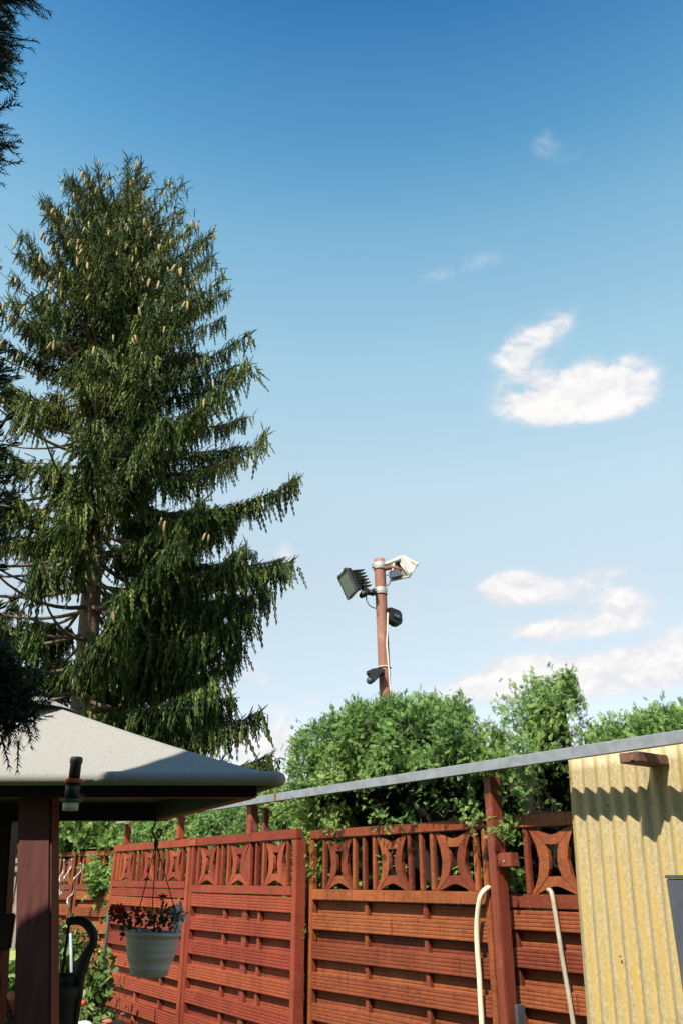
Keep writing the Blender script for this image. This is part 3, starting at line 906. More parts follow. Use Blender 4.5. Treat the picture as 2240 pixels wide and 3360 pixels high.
# ------------------------------------------------------------------ hedge
def sines(seed, n=7, lo=1.5, hi=6.0):
    r = np.random.default_rng(seed)
    fx = r.uniform(lo, hi, n) * r.choice([-1, 1], n); fz = r.uniform(lo, hi, n); ph = r.uniform(0, 6.28, n)
    return lambda a, b: np.sum(np.sin(np.multiply.outer(a, fx) + np.multiply.outer(b, fz) + ph), -1) / math.sqrt(n)


def plan(P, U, t, y):
    """plane coordinates -> world xy; y is distance away from the camera side"""
    n = np.array([-U.y, U.x])
    return np.array([P.x, P.y])[None] + np.outer(t, [U.x, U.y]) + np.outer(y, n)


def bush(name, label, P, U, profile,  zbot, y_front, depth, mat, seed, dens=75, per=13, size=0.045, r_top=0.22, group=None, core=0.16, lump=0.07,
         clusters=(), recess=None, ends=True, cat='hedge', fuzz=0.034, drop=0.03, skew=0.0, bare=None):
    """clipped conifer: profile = [(t, ztop)...] along the plane; foliage tufts on front, top and ends round a solid dark core that blocks light"""
    r = np.random.default_rng(seed); dens = dens * 3.7; clusters = [(c_, q_ * .8, n_) for c_, q_, n_ in clusters]
    ts = np.array([p[0] for p in profile]); zs_ = np.array([p[1] for p in profile]) - drop
    zt = lambda t: np.interp(t, ts, zs_)
    f1 = sines(seed); f2 = sines(seed + 50, lo=6, hi=16)
    yf = (lambda t, z: y_front + np.zeros_like(t)) if recess is None else recess
    def front(t, z):
        top = zt(t); rr = np.clip((z - (top - r_top)) / r_top, 0, 1)
        y = yf(t, z) + r_top * (1 - np.sqrt(np.maximum(1 - rr * rr, 0))) - lump * f1(t, z) * 0.55 - 0.05 * f2(t, z)
        e0 = np.clip(1 - (t - ts[0]) / 0.18, 0, 1); e1 = np.clip(1 - (ts[-1] - t) / 0.18, 0, 1)
        return y + 0.12 * e0 ** 2 + 0.05 * e1 ** 2
    span = ts[-1] - ts[0]
    # tuft centres
    nf = int(dens * span * (zs_.mean() - zbot)); nt = int(dens * span * depth * 0.8); ne = int(dens * depth * (zs_.mean() - zbot) * 0.8)
    t = r.uniform(ts[0], ts[-1], nf); z = zbot + (zt(t) - zbot) * r.uniform(0, 1, nf) ** 0.9
    A = np.column_stack([t, front(t, z), z]); NA = np.column_stack([0.25 * f2(t, z), -np.ones(nf), 0.25 + 1.2 * np.clip((z - (zt(t) - r_top)) / r_top, 0, 1)])
    t = r.uniform(ts[0], ts[-1], nt); y = y_front + r_top + r.uniform(0, 1, nt) * max(depth - r_top, .05)
    z = zt(t) + 0.03 * f2(t, y) - 0.02
    B = np.column_stack([t, y, z]); NB = np.column_stack([r.normal(0, .25, nt), r.normal(0, .25, nt) - .2, np.ones(nt)])
    L = [(A, NA), (B, NB)]
    if ends:
        for side, t0 in ((-1, ts[0]), (1, ts[-1])):
            z = zbot + (zt(np.full(ne, t0)) - zbot) * r.uniform(0, 1, ne); y = y_front + 0.1 + r.uniform(0, 1, ne) * (depth - .1)
            D = np.column_stack([np.full(ne, t0) - side * 0.04 * f2(z, y), y, z]); ND = np.column_stack([np.full(ne, side), r.normal(0, .3, ne) - .2, r.normal(.3, .2, ne)])
            L.append((D, ND))
    if bare is not None:      # nearly bare stretch below the overhang
        L = [(a[k_], b_[k_]) for a, b_ in L for k_ in [(a[:, 2] > bare) | (r.uniform(0, 1, len(a)) < .045)]]
    C0 = np.concatenate([a for a, _ in L]); N0 = unit(np.concatenate([b_ for _, b_ in L]))
    # sprays of each tuft
    n = len(C0)
    C = np.repeat(C0, per, 0); N = np.repeat(N0, per, 0)
    G = unit(N * 0.45 + r.normal(0, 0.60, (n * per, 3)) + np.array([0, 0, 0.42]))
    C = C + r.normal(0, fuzz, (n * per, 3)) - N * r.uniform(0, 0.07, (n * per, 1))
    S = size * r.uniform(0.6, 1.35, n * per)
    keep = C[:, 2] < zt(C[:, 0]) + 0.045
    C, G, N, S = C[keep], G[keep], N[keep], S[keep]
    for (cp, cr, cn) in clusters:      # sprigs that stand out by themselves: plane coordinates (t,y,z), radius, number
        c = np.array(cp) + r.normal(0, 1, (cn, 3)) * np.array([cr, 0.04, cr])
        C = np.concatenate([C, c]); S = np.concatenate([S, size * r.uniform(.7, 1.3, cn)])
        gg = unit(r.normal(0, .6, (cn, 3)) + np.array([0, -0.7, 0.1])); G = np.concatenate([G, gg])
        N = np.concatenate([N, np.tile([[0, -1, 0.4]], (cn, 1))])
    # leaf faces roughly across the view out of the hedge
    FNn = unit(N + r.normal(0, .45, N.shape) + np.array([-.1, -.35, .5]))
    def world(a):
        sk = skew * np.clip((a[:, 0] - ts[0]) / max(span, .01), 0, 1) * np.maximum(a[:, 1] - y_front, 0)
        xy = plan(P, U, a[:, 0] - sk, a[:, 1]); return np.column_stack([xy, a[:, 2]])
    rotm = np.array([[U.x, U.y, 0], [-U.y, U.x, 0], [0, 0, 1]])
    V1, F1 = scatter(THUJA, world(C), G @ rotm, FNn @ rotm, S)
    mid = (ts[0] + ts[-1]) / 2
    o = plan(P, U, np.array([mid]), np.array([y_front + depth / 2]))[0]
    e = thing(name, label, cat, (o[0], o[1], 0), 0, group)
    V1 = V1 - np.array([o[0], o[1], 0])
    add('foliage', fast_mesh('foliage', V1, F1, mat), e)
    # solid dark core standing in for the inner twigs, added to block light
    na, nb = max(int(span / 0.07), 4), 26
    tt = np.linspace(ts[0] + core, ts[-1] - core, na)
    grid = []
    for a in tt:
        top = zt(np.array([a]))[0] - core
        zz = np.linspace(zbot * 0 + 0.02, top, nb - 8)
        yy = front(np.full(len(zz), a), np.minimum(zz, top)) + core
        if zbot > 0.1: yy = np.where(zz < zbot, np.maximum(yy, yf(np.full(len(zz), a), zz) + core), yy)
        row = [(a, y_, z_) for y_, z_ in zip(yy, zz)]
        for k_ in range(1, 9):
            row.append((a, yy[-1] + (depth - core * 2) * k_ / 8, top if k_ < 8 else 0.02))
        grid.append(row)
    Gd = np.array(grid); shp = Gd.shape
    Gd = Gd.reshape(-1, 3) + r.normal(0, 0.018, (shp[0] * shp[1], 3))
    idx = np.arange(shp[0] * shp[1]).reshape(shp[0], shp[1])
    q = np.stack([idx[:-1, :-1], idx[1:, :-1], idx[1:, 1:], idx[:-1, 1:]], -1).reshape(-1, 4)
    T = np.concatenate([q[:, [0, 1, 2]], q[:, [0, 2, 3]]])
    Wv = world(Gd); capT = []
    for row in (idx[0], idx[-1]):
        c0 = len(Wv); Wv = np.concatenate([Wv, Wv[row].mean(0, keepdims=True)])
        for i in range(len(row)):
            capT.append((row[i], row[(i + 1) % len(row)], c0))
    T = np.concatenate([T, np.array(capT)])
    add('inner_core', fast_mesh('inner_core', Wv - np.array([o[0], o[1], 0]), T, M_CORE), e)
    # bare sticks showing in the gaps
    b = MB()
    for _ in range(int(26 * span)):
        a = r.uniform(ts[0] + .1, ts[-1] - .1); z0 = r.uniform(zbot, zt(np.array([a]))[0] - .25)
        y0 = front(np.array([a]), np.array([z0]))[0]
        p0 = world(np.array([[a, y0 + 0.13, z0]]))[0]; p1_ = world(np.array([[a + r.normal(0, .06), y0 - 0.02, z0 + r.uniform(.02, .16)]]))[0]
        b.tube([p0 - np.array([o[0], o[1], 0]), p1_ - np.array([o[0], o[1], 0])], [0.004, 0.0015], 4, False)
    tag(b.build('twigs', M_DEADWOOD, e), kind='stuff')
    return e


def prof(pts, P, U, off=0.0):
    """pixel outline -> (t, height) along the plane at distance off behind it"""
    n = Vector((U.y, -U.x)); Q = P - n * off
    out = []
    for px, py in pts:
        t, z = t_on(px, py, Q, U); out.append((t, z))
    out.sort()
    return out


# plane of the hedge front: FP/FU; y is measured away from the camera
def recess_right(t, z):
    """the clipped upper part leans out over the fence; below the rail the hedge is bare and set back"""
    k = 1 / (1 + np.exp(-(z - 2.17) / 0.03))
    return (0.42 * (1 - k) + (-0.06) * k)


def recess_left(t, z):
    return 0.22 + 0 * z


def cl(px, py, off, rr, nn):
    off = off - 0.13 if 2580 < py < 2735 else off
    t, z = t_on(px, py, FP - FN * off, FU)
    return ((t, off, z), rr, nn)


clusters = [cl(1085, 2675, .08, .055, 40), cl(1105, 2690, .04, .05, 34), cl(1065, 2690, .10, .04, 18), cl(1145, 2655, .12, .03, 9), cl(1195, 2640, .12, .03, 8),
            cl(1240, 2665, .06, .05, 34), cl(1265, 2690, .04, .045, 30), cl(1300, 2690, .06, .03, 10), cl(1350, 2660, .08, .045, 22), cl(1380, 2675, .10, .03, 8),
            cl(1340, 2690, .08, .03, 10), cl(1395, 2600, .12, .03, 8), cl(1445, 2620, .08, .04, 16), cl(1470, 2655, .08, .04, 16), cl(1500, 2620, .10, .03, 8),
            cl(1530, 2640, .05, .05, 30), cl(1555, 2665, .03, .05, 36), cl(1570, 2690, .01, .04, 24), cl(1545, 2610, .08, .04, 18),
            cl(1095, 2740, .0, .04, 20), cl(1200, 2835, .12, .05, 24), cl(1290, 2840, .10, .06, 34), cl(1300, 2860, .10, .05, 20), cl(1275, 2895, .12, .05, 20),
            cl(1540, 2870, .08, .05, 28), cl(1590, 2850, .06, .04, 20), cl(1100, 2900, .12, .06, 26), cl(1480, 2905, .12, .05, 18), cl(1200, 2900, .12, .04, 14)]
main_prof = prof([(938, 2430), (960, 2395), (1000, 2372), (1086, 2330), (1140, 2302), (1186, 2287), (1260, 2282), (1330, 2268), (1371, 2262), (1430, 2262), (1486, 2254), (1530, 2262), (1552, 2285)], FP, FU, -0.02)
bush('thuja_hedge', 'big clipped green thuja block in front of the floodlight pole', FP, FU, main_prof, 1.35, -0.06, 0.6, F_THUJA, 11, dens=95, per=14, skew=1.1, bare=2.20,
     recess=recess_right, clusters=clusters, group='thuja plants behind the fence', r_top=0.10, lump=0.05)
small_prof = prof([(1530, 2350), (1560, 2395), (1590, 2405), (1612, 2392), (1640, 2420), (1660, 2440)], FP, FU, 0.0)
bush('thuja_bush', 'low yellowish thuja tuft in the dip between the hedge block and the tall bush', FP, FU, small_prof, 1.45, -0.04, 0.4, F_THUJA2, 12, dens=95, per=14, skew=1.0, bare=2.20,
     recess=recess_right, group='thuja plants behind the fence', r_top=0.14, lump=0.05, cat='bush')
tall_prof = prof([(1640, 2420), (1648, 2340), (1668, 2290), (1700, 2255), (1743, 2222), (1790, 2196), (1815, 2190), (1850, 2212), (1880, 2245), (1902, 2330), (1915, 2420)], FP, FU, 0.02)
cl2 = [cl(1882, 2250, .10, .05, 60), cl(1892, 2222, .10, .03, 50), cl(1896, 2206, .10, .018, 24), cl(1655, 2335, .1, .05, 30), cl(1660, 2300, .1, .04, 20),
       cl(1680, 2640, .06, .05, 24), cl(1660, 2700, .05, .05, 30), cl(1720, 2620, .10, .05, 22), cl(1760, 2580, .12, .05, 24), cl(1650, 2610, .10, .05, 18), cl(1820, 2640, .14, .05, 16),
       cl(1655, 2735, -.03, .05, 46), cl(1685, 2755, -.03, .045, 36), cl(1640, 2725, -.04, .03, 14), cl(1690, 2860, .02, .05, 44), cl(1705, 2900, .02, .05, 44), cl(1715, 2880, .04, .04, 24)]
bush('thuja_bush', 'tall pointed thuja bush, the highest clump right of the pole', FP, FU, tall_prof, 1.40, -0.02, 0.45, F_THUJA, 13, dens=100, per=14, skew=.55, bare=2.20,
     recess=recess_right, clusters=cl2, group='thuja plants behind the fence', r_top=0.15, lump=0.09, cat='bush', fuzz=0.06)
right_prof = prof([(1890, 2372), (1930, 2352), (1985, 2322), (2050, 2310), (2120, 2296), (2200, 2290), (2245, 2284), (2330, 2275), (2500, 2262)], FP, FU, 0.2)
bush('thuja_hedge', 'darker green thuja hedge behind the corrugated sheet', FP, FU, right_prof, 1.6, 0.16, 0.9, F_THUJA, 14, dens=95, per=14,
     group='thuja plants behind the fence', r_top=0.2, lump=0.07)
left_prof = prof([(560, 2640), (640, 2632), (720, 2628), (800, 2615), (860, 2580), (900, 2562), (940, 2565), (960, 2600)], GP, GU, 0.45)
left_cl = []
for px, py, rr, nn in ((985, 2800, .05, 26), (1000, 2860, .05, 26), (1010, 2950, .05, 20), (1015, 2760, .05, 26), (1012, 3040, .04, 22)):
    q = on_plane(px, py, GP, GU, -0.25); d_ = q.xy - GP
    left_cl.append(((d_.dot(GU), 0.25, q.z), rr, nn))
left_prof = [(left_prof[0][0] - 1.4, 2.22), (left_prof[0][0] - .3, 2.26)] + left_prof + [(left_prof[-1][0] + .45, left_prof[-1][1] - .12)]
bush('thuja_hedge', 'lower thuja hedge behind the gate, under the rail', GP, GU, left_prof, 0.5, 0.30, 0.9, F_THUJA, 15, dens=85, per=13,
     clusters=left_cl, group='thuja plants behind the fence', r_top=0.18, lump=0.06)
gapc = []
for px, py, rr, nn in ((1005, 2720, .04, 26), (1022, 2750, .035, 30), (1045, 2775, .035, 24), (1015, 2805, .03, 22), (1035, 2835, .04, 34), (1045, 2862, .035, 26), (1015, 2960, .035, 26), (1018, 3060, .03, 26), (1005, 2680, .06, 50), (985, 2660, .06, 40)):
    q = on_plane(px, py, FP, FU, -0.02); d_ = q.xy - FP
    gapc.append(((d_.dot(FU), -0.0, q.z), rr, nn))
bush('thuja_bush', 'yellow-flecked thuja sprigs pushing through the slit beside the gate', FP, FU, [(-0.42, 2.25), (-0.2, 2.28), (0.10, 2.22)], 0.4, 0.20, 0.45, F_THUJA2, 16, dens=110,
     per=12, clusters=gapc, group='thuja plants behind the fence', cat='bush', r_top=.12, core=.12)
far_prof = prof([(120, 2650), (200, 2640), (300, 2650), (400, 2660)], HP, HU, 0.5)
fc = []
for px, py, rr, nn in ((325, 2860, .10, 90), (335, 2890, .08, 60), (330, 2920, .07, 40), (345, 2880, .08, 50)):
    t, z = t_on(px, py, HP, HU); fc.append(((t, -0.05, z), rr, nn))
bush('thuja_hedge', 'far thuja hedge above the brown fence, under the pavilion roof', HP, HU, [(-4.2, 2.45), (-2, 2.5), (0, 2.5), (2.6, 2.45)], 1.98, -0.02, 1.2, F_THUJA, 17,
     dens=60, per=12, size=0.12, group='thuja plants behind the fence', clusters=fc, r_top=.25, lump=.1)
bush('thuja_hedge', 'dark shaded thuja interior behind the lattice, just under the rail', FP, FU, [(-0.15, 2.16), (0.5, 2.24), (1.3, 2.36), (3.3, 2.36)], 1.2, 0.50, 0.5, F_THUJA, 18,
     dens=50, per=12, bare=2.5, core=.06, lump=.04, r_top=.1, group='thuja plants behind the fence', skew=0, drop=0.0)
# cut branch above the rail at the right edge
q0 = fence_pt(2243, 2452, -0.02); q1 = fence_pt(2230, 2425, 0.0); q2 = fence_pt(2216, 2402, 0.02)
tag(MB().tube([q0 - Vector((0, 0, .4)), q0, q1, q2], [0.028, 0.024, 0.021, 0.019], 9).build('cut_branch', M_DEADWOOD), 'pale sawn-off branch stub above the rail at the right edge', 'branch')

# ------------------------------------------------------------------ floodlight pole
PZ = 8.0
ptop = pt(1244, 1836, PZ); pbot = pt(1264, 2290, PZ)
dirp = (ptop - pbot).normalized()
base = pbot + dirp * ((0 - pbot.z) / dirp.z)
pole = thing('floodlight_pole', 'rusty red steel pole rising behind the hedge, with floodlights and sensors', 'pole', tuple(base))
def on_pole(py):
    """point on the pole axis at a pixel row"""
    _, b_ = ray(1250, py); z = EYE + b_ * PZ
    return base + dirp * ((z - base.z) / dirp.z)
PR = 0.058
b = MB(); b.tube([Vector((0, 0, 0))] + [(ptop - base) * k for k in (0.3, 0.6, 0.8, 0.9, 0.97)] + [ptop - base], PR, 28)
b.build('shaft', M_POLE, pole)
pm = dirp.to_track_quat('Z', 'Y').to_matrix().to_4x4()
for (ya, yb) in ((1848, 1870), (1931, 1952)):
    c = (on_pole(ya) + on_pole(yb)) / 2 - base; h = (on_pole(ya) - on_pole(yb)).length
    b = MB(); mt = Matrix.Translation(c) @ pm
    b.lathe([(PR + .001, -h / 2), (PR + .008, -h / 2), (PR + .010, -h / 2 + .006), (PR + .008, -h * .1), (PR + .010, 0), (PR + .008, h * .1), (PR + .010, h / 2 - .006), (PR + .008, h / 2), (PR + .001, h / 2)], 28, mt, False, False)
    b.build('clamp', M_CLAMP, pole)
    b = MB(); b.box(-.018, .018, -PR - .03, -PR - .004, -h * .3, h * .3, mt @ Matrix.Rotation(R(20), 4, 'Z')); b.build('clamp_lug', M_CLAMP, pole, .003)


def frame_mat(o, xdir, ydir):
    x = Vector(xdir).normalized(); y = Vector(ydir); y = (y - x * y.dot(x)).normalized(); z = x.cross(y)
    return Matrix(((x.x, y.x, z.x, o.x), (x.y, y.y, z.y, o.y), (x.z, y.z, z.z, o.z), (0, 0, 0, 1)))


# dark floodlight on the left: glass front looking left and down towards the camera
c1 = pt(1140, 1915, PZ - 0.12)
lampL = thing('floodlight', 'dark grey floodlight with cooling fins on the left of the pole', 'floodlight', tuple(c1), 0, 'floodlights on the pole')
# local axes: x = along the fixture's height in the picture (down-right), y = across its face, z = back to the pole
hvec = (pt(1178, 1946, PZ - .12) - pt(1140, 1868, PZ - .12))          # long side
zback = Vector((0.80, 0.42, 0.34))                                    # back of the lamp
hv_ = (hvec - zback.normalized() * hvec.dot(zback.normalized()))
MM = frame_mat(Vector((0, 0, 0)), hv_, zback.cross(hv_))
hL, hW = 0.125, 0.105
b = MB()
def frustum(bm_, hx0, hy0, z0, hx1, hy1, z1, M):
    v0 = len(bm_.v)
    for (hx, hy, z) in ((hx0, hy0, z0), (hx1, hy1, z1)):
        for sx, sy in ((-1, -1), (1, -1), (1, 1), (-1, 1)):
            bm_.v.append(tuple(M @ Vector((sx * hx, sy * hy, z))))
    for q in ((3, 2, 1, 0), (4, 5, 6, 7), (0, 1, 5, 4), (1, 2, 6, 5), (2, 3, 7, 6), (3, 0, 4, 7)):
        bm_.f.append(tuple(v0 + i for i in q)); bm_.smooth.append(False)
zsign = 1 if (MM.to_3x3() @ Vector((0, 0, 1))).dot(zback) > 0 else -1
if zsign < 0:
    MM = frame_mat(Vector((0, 0, 0)), hv_, hv_.cross(zback))
    if (MM.to_3x3() @ Vector((0, 0, 1))).dot(zback) < 0:
        MM = MM @ Matrix.Scale(-1, 4, (0, 0, 1)) @ Matrix.Scale(-1, 4, (0, 1, 0))
frustum(b, hL, hW, 0.0, hL * .98, hW * .97, 0.05, MM); frustum(b, hL * .9, hW * .85, 0.0505, hL * .5, hW * .5, 0.095, MM)
b.build('housing', M_BLACK, lampL, 0.004)
b = MB()
for (x0, x1, y0, y1) in ((-hL - .008, hL + .008, -hW - .008, -hW + .012), (-hL - .008, hL + .008, hW - .012, hW + .008), (-hL - .008, -hL + .012, -hW + .013, hW - .013), (hL - .012, hL + .008, -hW + .013, hW - .013)):
    b.box(x0, x1, y0, y1, -0.014, -0.001, MM)
b.build('front_frame', M_GREYM, lampL, 0.002)
MB().box(-hL + .013, hL - .013, -hW + .013, hW - .013, -0.008, -0.002, MM).build('glass', M_GLASS, lampL)
for sx in (-1, 1):
    for sy in (-1, 1):
        MB().box(sx * (hL + .006) - .009, sx * (hL + .006) + .009, sy * hW * .72 - .012, sy * hW * .72 + .012, -0.02, 0.012, MM).build('clip', M_RUST, lampL, .002)
for i in range(6):
    x = -hL * .80 + i * hL * 1.45 / 5
    bb = MB(); bb.prism([(0.0, 0.052), (0.0, 0.175), (0.035, 0.052)], -.0, .0)
    bb = MB(); v0 = 0
    w_ = 0.0028
    tri_ = [(-hW * .78, .052), (hW * .78, .052), (hW * .02, .245), (-hW * .30, .245)]
    vv = [tuple(MM @ Vector((x - w_, y_, z_))) for y_, z_ in tri_] + [tuple(MM @ Vector((x + w_, y_, z_))) for y_, z_ in tri_]
    bb.v = vv; bb.f = [(0, 1, 2, 3), (7, 6, 5, 4), (0, 4, 5, 1), (1, 5, 6, 2), (2, 6, 7, 3), (3, 7, 4, 0)]; bb.smooth = [False] * 6
    bb.build('cooling_fin', M_BLACK, lampL)
pc = on_pole(1941) - c1
bb = MB(); bb.tube([pc + Vector((-PR - .01, -.02, 0)), Vector(pt(1222, 1945, PZ - .1)) - c1, Vector(pt(1205, 1943, PZ - .1)) - c1], [0.030, 0.034, 0.028], 8)
bb.tube([Vector(pt(1210, 1938, PZ - .1)) - c1, Vector(pt(1190, 1950, PZ - .11)) - c1, Vector(pt(1182, 1958, PZ - .12)) - c1], [0.03, 0.036, 0.022], 8)
bb.tube([Vector(pt(1196, 1945, PZ - .1)) - c1, Vector(pt(1192, 1900, PZ - .06)) - c1], [0.03, 0.02], 8)
bb.build('arm', M_BLACK, lampL, 0)
cb = [pt(1200, 1955, PZ - .1), pt(1204, 1975, PZ - .1), pt(1216, 1990, PZ - .09), pt(1234, 1996, PZ - .07)]
MB().tube([p - c1 for p in catmull(cb, 6)], 0.0065, 7).build('cable', M_CABLEG, lampL)

# white floodlight on the right: seen from behind and below
c2 = pt(1320, 1862, PZ - 0.02)
lampR = thing('floodlight', 'weathered white floodlight with rusty bracket on the right of the pole', 'floodlight', tuple(c2), 0, 'floodlights on the pole')
def wp(px, py, dz=0.0): return tuple(Vector(pt(px, py, PZ + dz)) - c2)
def hp_(x, y, d): return wp(985 + x / 1.703, 1772 + y / 1.703, d)
A_, B_, C_, D_ = hp_(472, 132, -.06), hp_(570, 84, .16), hp_(546, 112, -.04), hp_(522, 132, -.10)
E_, F_2, G_ = hp_(655, 130, .12), hp_(607, 204, -.10), hp_(506, 226, -.14)
def shell(name, pts_, m, th=.012):
    bb = MB(); bb.v = [tuple(p) for p in pts_]; bb.f = [tuple(range(len(pts_)))]; bb.smooth = [False]
    o = bb.build(name, m, lampR); md = o.modifiers.new('thickness', 'SOLIDIFY'); md.thickness = th; md.offset = 0
    return o
shell('top_shell', [A_, B_, C_, D_], M_WHITE); shell('side_shell', [B_, E_, F_2, C_], M_WHITE)
inn = [Vector(p) + Vector((0, .03, 0)) for p in (C_, F_2, G_, D_)]
shell('back_plate', inn, M_GREYGREEN)
shell('side_panel', [Vector(C_).lerp(Vector(F_2), .06) + Vector((.012, -.02, 0)), Vector(B_).lerp(Vector(E_), .30).lerp(Vector(C_), .45) + Vector((0, -.03, 0)), Vector(F_2).lerp(Vector(E_), .28) + Vector((-.01, -.02, .01)), Vector(C_).lerp(Vector(F_2), .90) + Vector((.012, -.02, 0))], M_WHITE, .006)
for a_, b2 in ((E_, F_2), (F_2, G_), (C_, F_2), (D_, G_)):
    MB().tube([a_, b2], .012, 7).build('rim', M_WHITE, lampR)
MB().box(-.055, .055, -.035, .035, -.05, .04, frame_mat(Vector(hp_(527, 190, -.15)), (1, 0, .25), (0, 1, 0))).build('gear_box', M_GREYM, lampR, .012)
MB().tube([wp(1262, 1866, -.06), wp(1280, 1862, -.09), wp(1300, 1864, -.12), wp(1316, 1872, -.13)], [0.024, 0.026, 0.024, 0.016], 8).build('bracket', M_RUST, lampR)
MB().tube([wp(1264, 1852, -.08), wp(1280, 1846, -.09), wp(1300, 1838, -.08), wp(1312, 1835, -.06)], [0.022, 0.024, 0.020, 0.014], 8).build('bracket', M_WHITE, lampR)
cb = [wp(1266, 1886, -.07), wp(1276, 1890, -.1), wp(1280, 1903, -.1), wp(1274, 1918, -.09), wp(1263, 1921, -.07)]
MB().tube(catmull(cb, 6), 0.007, 7).build('cable', M_CABLEG, lampR)

# dark box sensor on the right
c3_ = pt(1293, 2026, PZ - .02)
s1 = thing('motion_sensor', 'black faceted sensor box on the right side of the pole', 'sensor', tuple(c3_), 0, 'sensors on the pole')
poly = [(-.095, .075), (-.055, .088), (.035, .065), (.062, .040), (.066, -.055), (.045, -.083), (-.005, -.085), (-.062, -.052), (-.070, .03)]
bb = MB(); bb.prism(poly, -.055, .055); mm_ = bb.mesh('housing', M_BLACK, .008)
add('housing', mm_, s1, (0, 0, 0), (0, 0, R(20)))
MB().box(-.032, .032, -.012, 0, -.018, .018).build('lens', M_GREYM, s1, .004, (.02, -.058, -.005), (0, R(20), R(20)))
# camera-like sensor on the left
c4 = pt(1225, 2215, PZ - .1)
s2 = thing('motion_sensor', 'black hooded sensor with a round grey lens, low on the left of the pole', 'sensor', tuple(c4), 0, 'sensors on the pole')
def wq(px, py, dz=0): return tuple(Vector(pt(px, py, PZ - .1 + dz)) - c4)
hood = [wq(1201, 2206), wq(1222, 2197), wq(1252, 2193), wq(1254, 2206), wq(1240, 2222), wq(1226, 2237), wq(1216, 2228), wq(1206, 2222), wq(1214, 2214), wq(1203, 2214)]
bb = MB(); n = len(hood)
bb.v = [(x, -.045, z) for x, _, z in hood] + [(x, .045, z) for x, _, z in hood]
bb.f = [tuple(range(n)), tuple(reversed(range(n, 2 * n)))] + [((i + 1) % n, i, n + i, n + (i + 1) % n) for i in range(n)]; bb.smooth = [False] * (n + 2)
mm_ = bb.mesh('housing', M_BLACK)
bm = bmesh.new(); bm.from_mesh(mm_); bmesh.ops.recalc_face_normals(bm, faces=bm.faces); bm.to_mesh(mm_); bm.free()
add('housing', mm_, s2)
ball = bpy.data.meshes.new('lens'); bm = bmesh.new(); bmesh.ops.create_uvsphere(bm, u_segments=20, v_segments=12, radius=.036)
for f_ in bm.faces: f_.smooth = True
bm.to_mesh(ball); bm.free(); ball.materials.append(M_GREYM)
add('lens', ball, s2, wq(1213, 2233, -.01))
MB().box(-.03, .03, -.03, .03, -.03, .03).build('mount', M_BLACK, s2, .006, wq(1250, 2206, .06))
# white cable along the pole and its tie
cbp = [pt(1272, 2008, PZ - .05), pt(1271, 2035, PZ - .055), pt(1270, 2080, PZ - .06), pt(1268, 2110, PZ - .062), pt(1271, 2150, PZ - .06), pt(1275, 2200, PZ - .055), pt(1278, 2240, PZ - .05), pt(1283, 2290, PZ - .05), pt(1288, 2360, PZ - .05)]
tag(MB().tube(catmull(cbp, 5), 0.0085, 7).build('pole_cable', M_CABLEW), 'white cable running down the right side of the floodlight pole', 'cable')
cc = on_pole(2190) - base
bb = MB(); ring = [cc + Vector((math.cos(a) * (PR + .004), math.sin(a) * (PR + .004), 0)) for a in np.linspace(math.pi, 2.15 * math.pi, 16)]
bb.tube(ring + [cc + Vector((PR + .03, -.02, -.006))], .0055, 6); bb.build('cable_tie', M_CABLEW, pole)

# ------------------------------------------------------------------ pavilion
pav = thing('garden_pavilion', 'dark timber pavilion with a light grey pitched roof, half in shade', 'pavilion', (-1.5, 3.6, 0))
PO = Vector((-1.5, 3.6, 0))
NR = pt(928, 2548, 3.0); NL = Vector((-2.95, 3.0, NR.z)); FR_ = Vector((-0.80, 4.45, NR.z)); FL_ = Vector((-2.95, 4.45, NR.z))
AP = pt(84, 2289, 3.65)
nu, nv = 40, 24
def roof_face(c0, c1, name):
    """one pitched face from eave c0-c1 to the apex, slightly sagging, with a rolled hem"""
    V = []; 
    for j in range(nv + 1):
        t = j / nv
        for i in range(nu + 1):
            s = i / nu
            p = c0.lerp(c1, s).lerp(AP, t)
            p.z -= 0.06 * math.sin(math.pi * t) * (0.35 + 0.65 * math.sin(math.pi * s)) * (1 - t)
            p.z += 0.012 * math.sin(math.pi * s)
            V.append(p)
    return V
b = MB()
faces = [(NL, NR), (NR, FR_), (FR_, FL_), (FL_, NL)]
for (c0, c1) in faces:
    V = roof_face(c0, c1, '')
    o_ = len(b.v); b.v += [tuple(p - PO) for p in V]
    for j in range(nv):
        for i in range(nu):
            a = o_ + j * (nu + 1) + i
            b.f.append((a, a + 1, a + nu + 2, a + nu + 1)); b.smooth.append(True)
me = b.mesh('roof', M_ROOF)
bm = bmesh.new(); bm.from_mesh(me); bmesh.ops.remove_doubles(bm, verts=bm.verts, dist=.002); bmesh.ops.recalc_face_normals(bm, faces=bm.faces)
# make normals point up
if sum(f.normal.z for f in bm.faces) < 0: bmesh.ops.reverse_faces(bm, faces=bm.faces)
bm.to_mesh(me); bm.free()
ro = add('roof', me, pav)
sm = ro.modifiers.new('thickness', 'SOLIDIFY'); sm.thickness = 0.02; sm.offset = -1
# rolled hem round the eave with rounded corners
hem = []
cs = [NL, NR, FR_, FL_]
for i in range(4):
    p, c, nx_ = cs[i - 1], cs[i], cs[(i + 1) % 4]
    a = c + (p - c).normalized() * .05; d_ = c + (nx_ - c).normalized() * .05
    for k_ in range(6):
        t = k_ / 5; q = a.lerp(c, t).lerp(c.lerp(d_, t), t); hem.append(q - PO + Vector((0, 0, -.006)))
hem.append(hem[0])
MB().tube(hem, 0.024, 10, False).build('roof_hem', M_ROOF, pav)
# cap flap at the apex
b = MB(); b.lathe([(0.24, -.075), (0.12, -.022), (0.03, 0.005), (0.0, 0.008)], 24, Matrix.Translation(AP - PO + Vector((0, 0, .012))), False, False)
b.build('roof_cap', M_ROOF, pav)
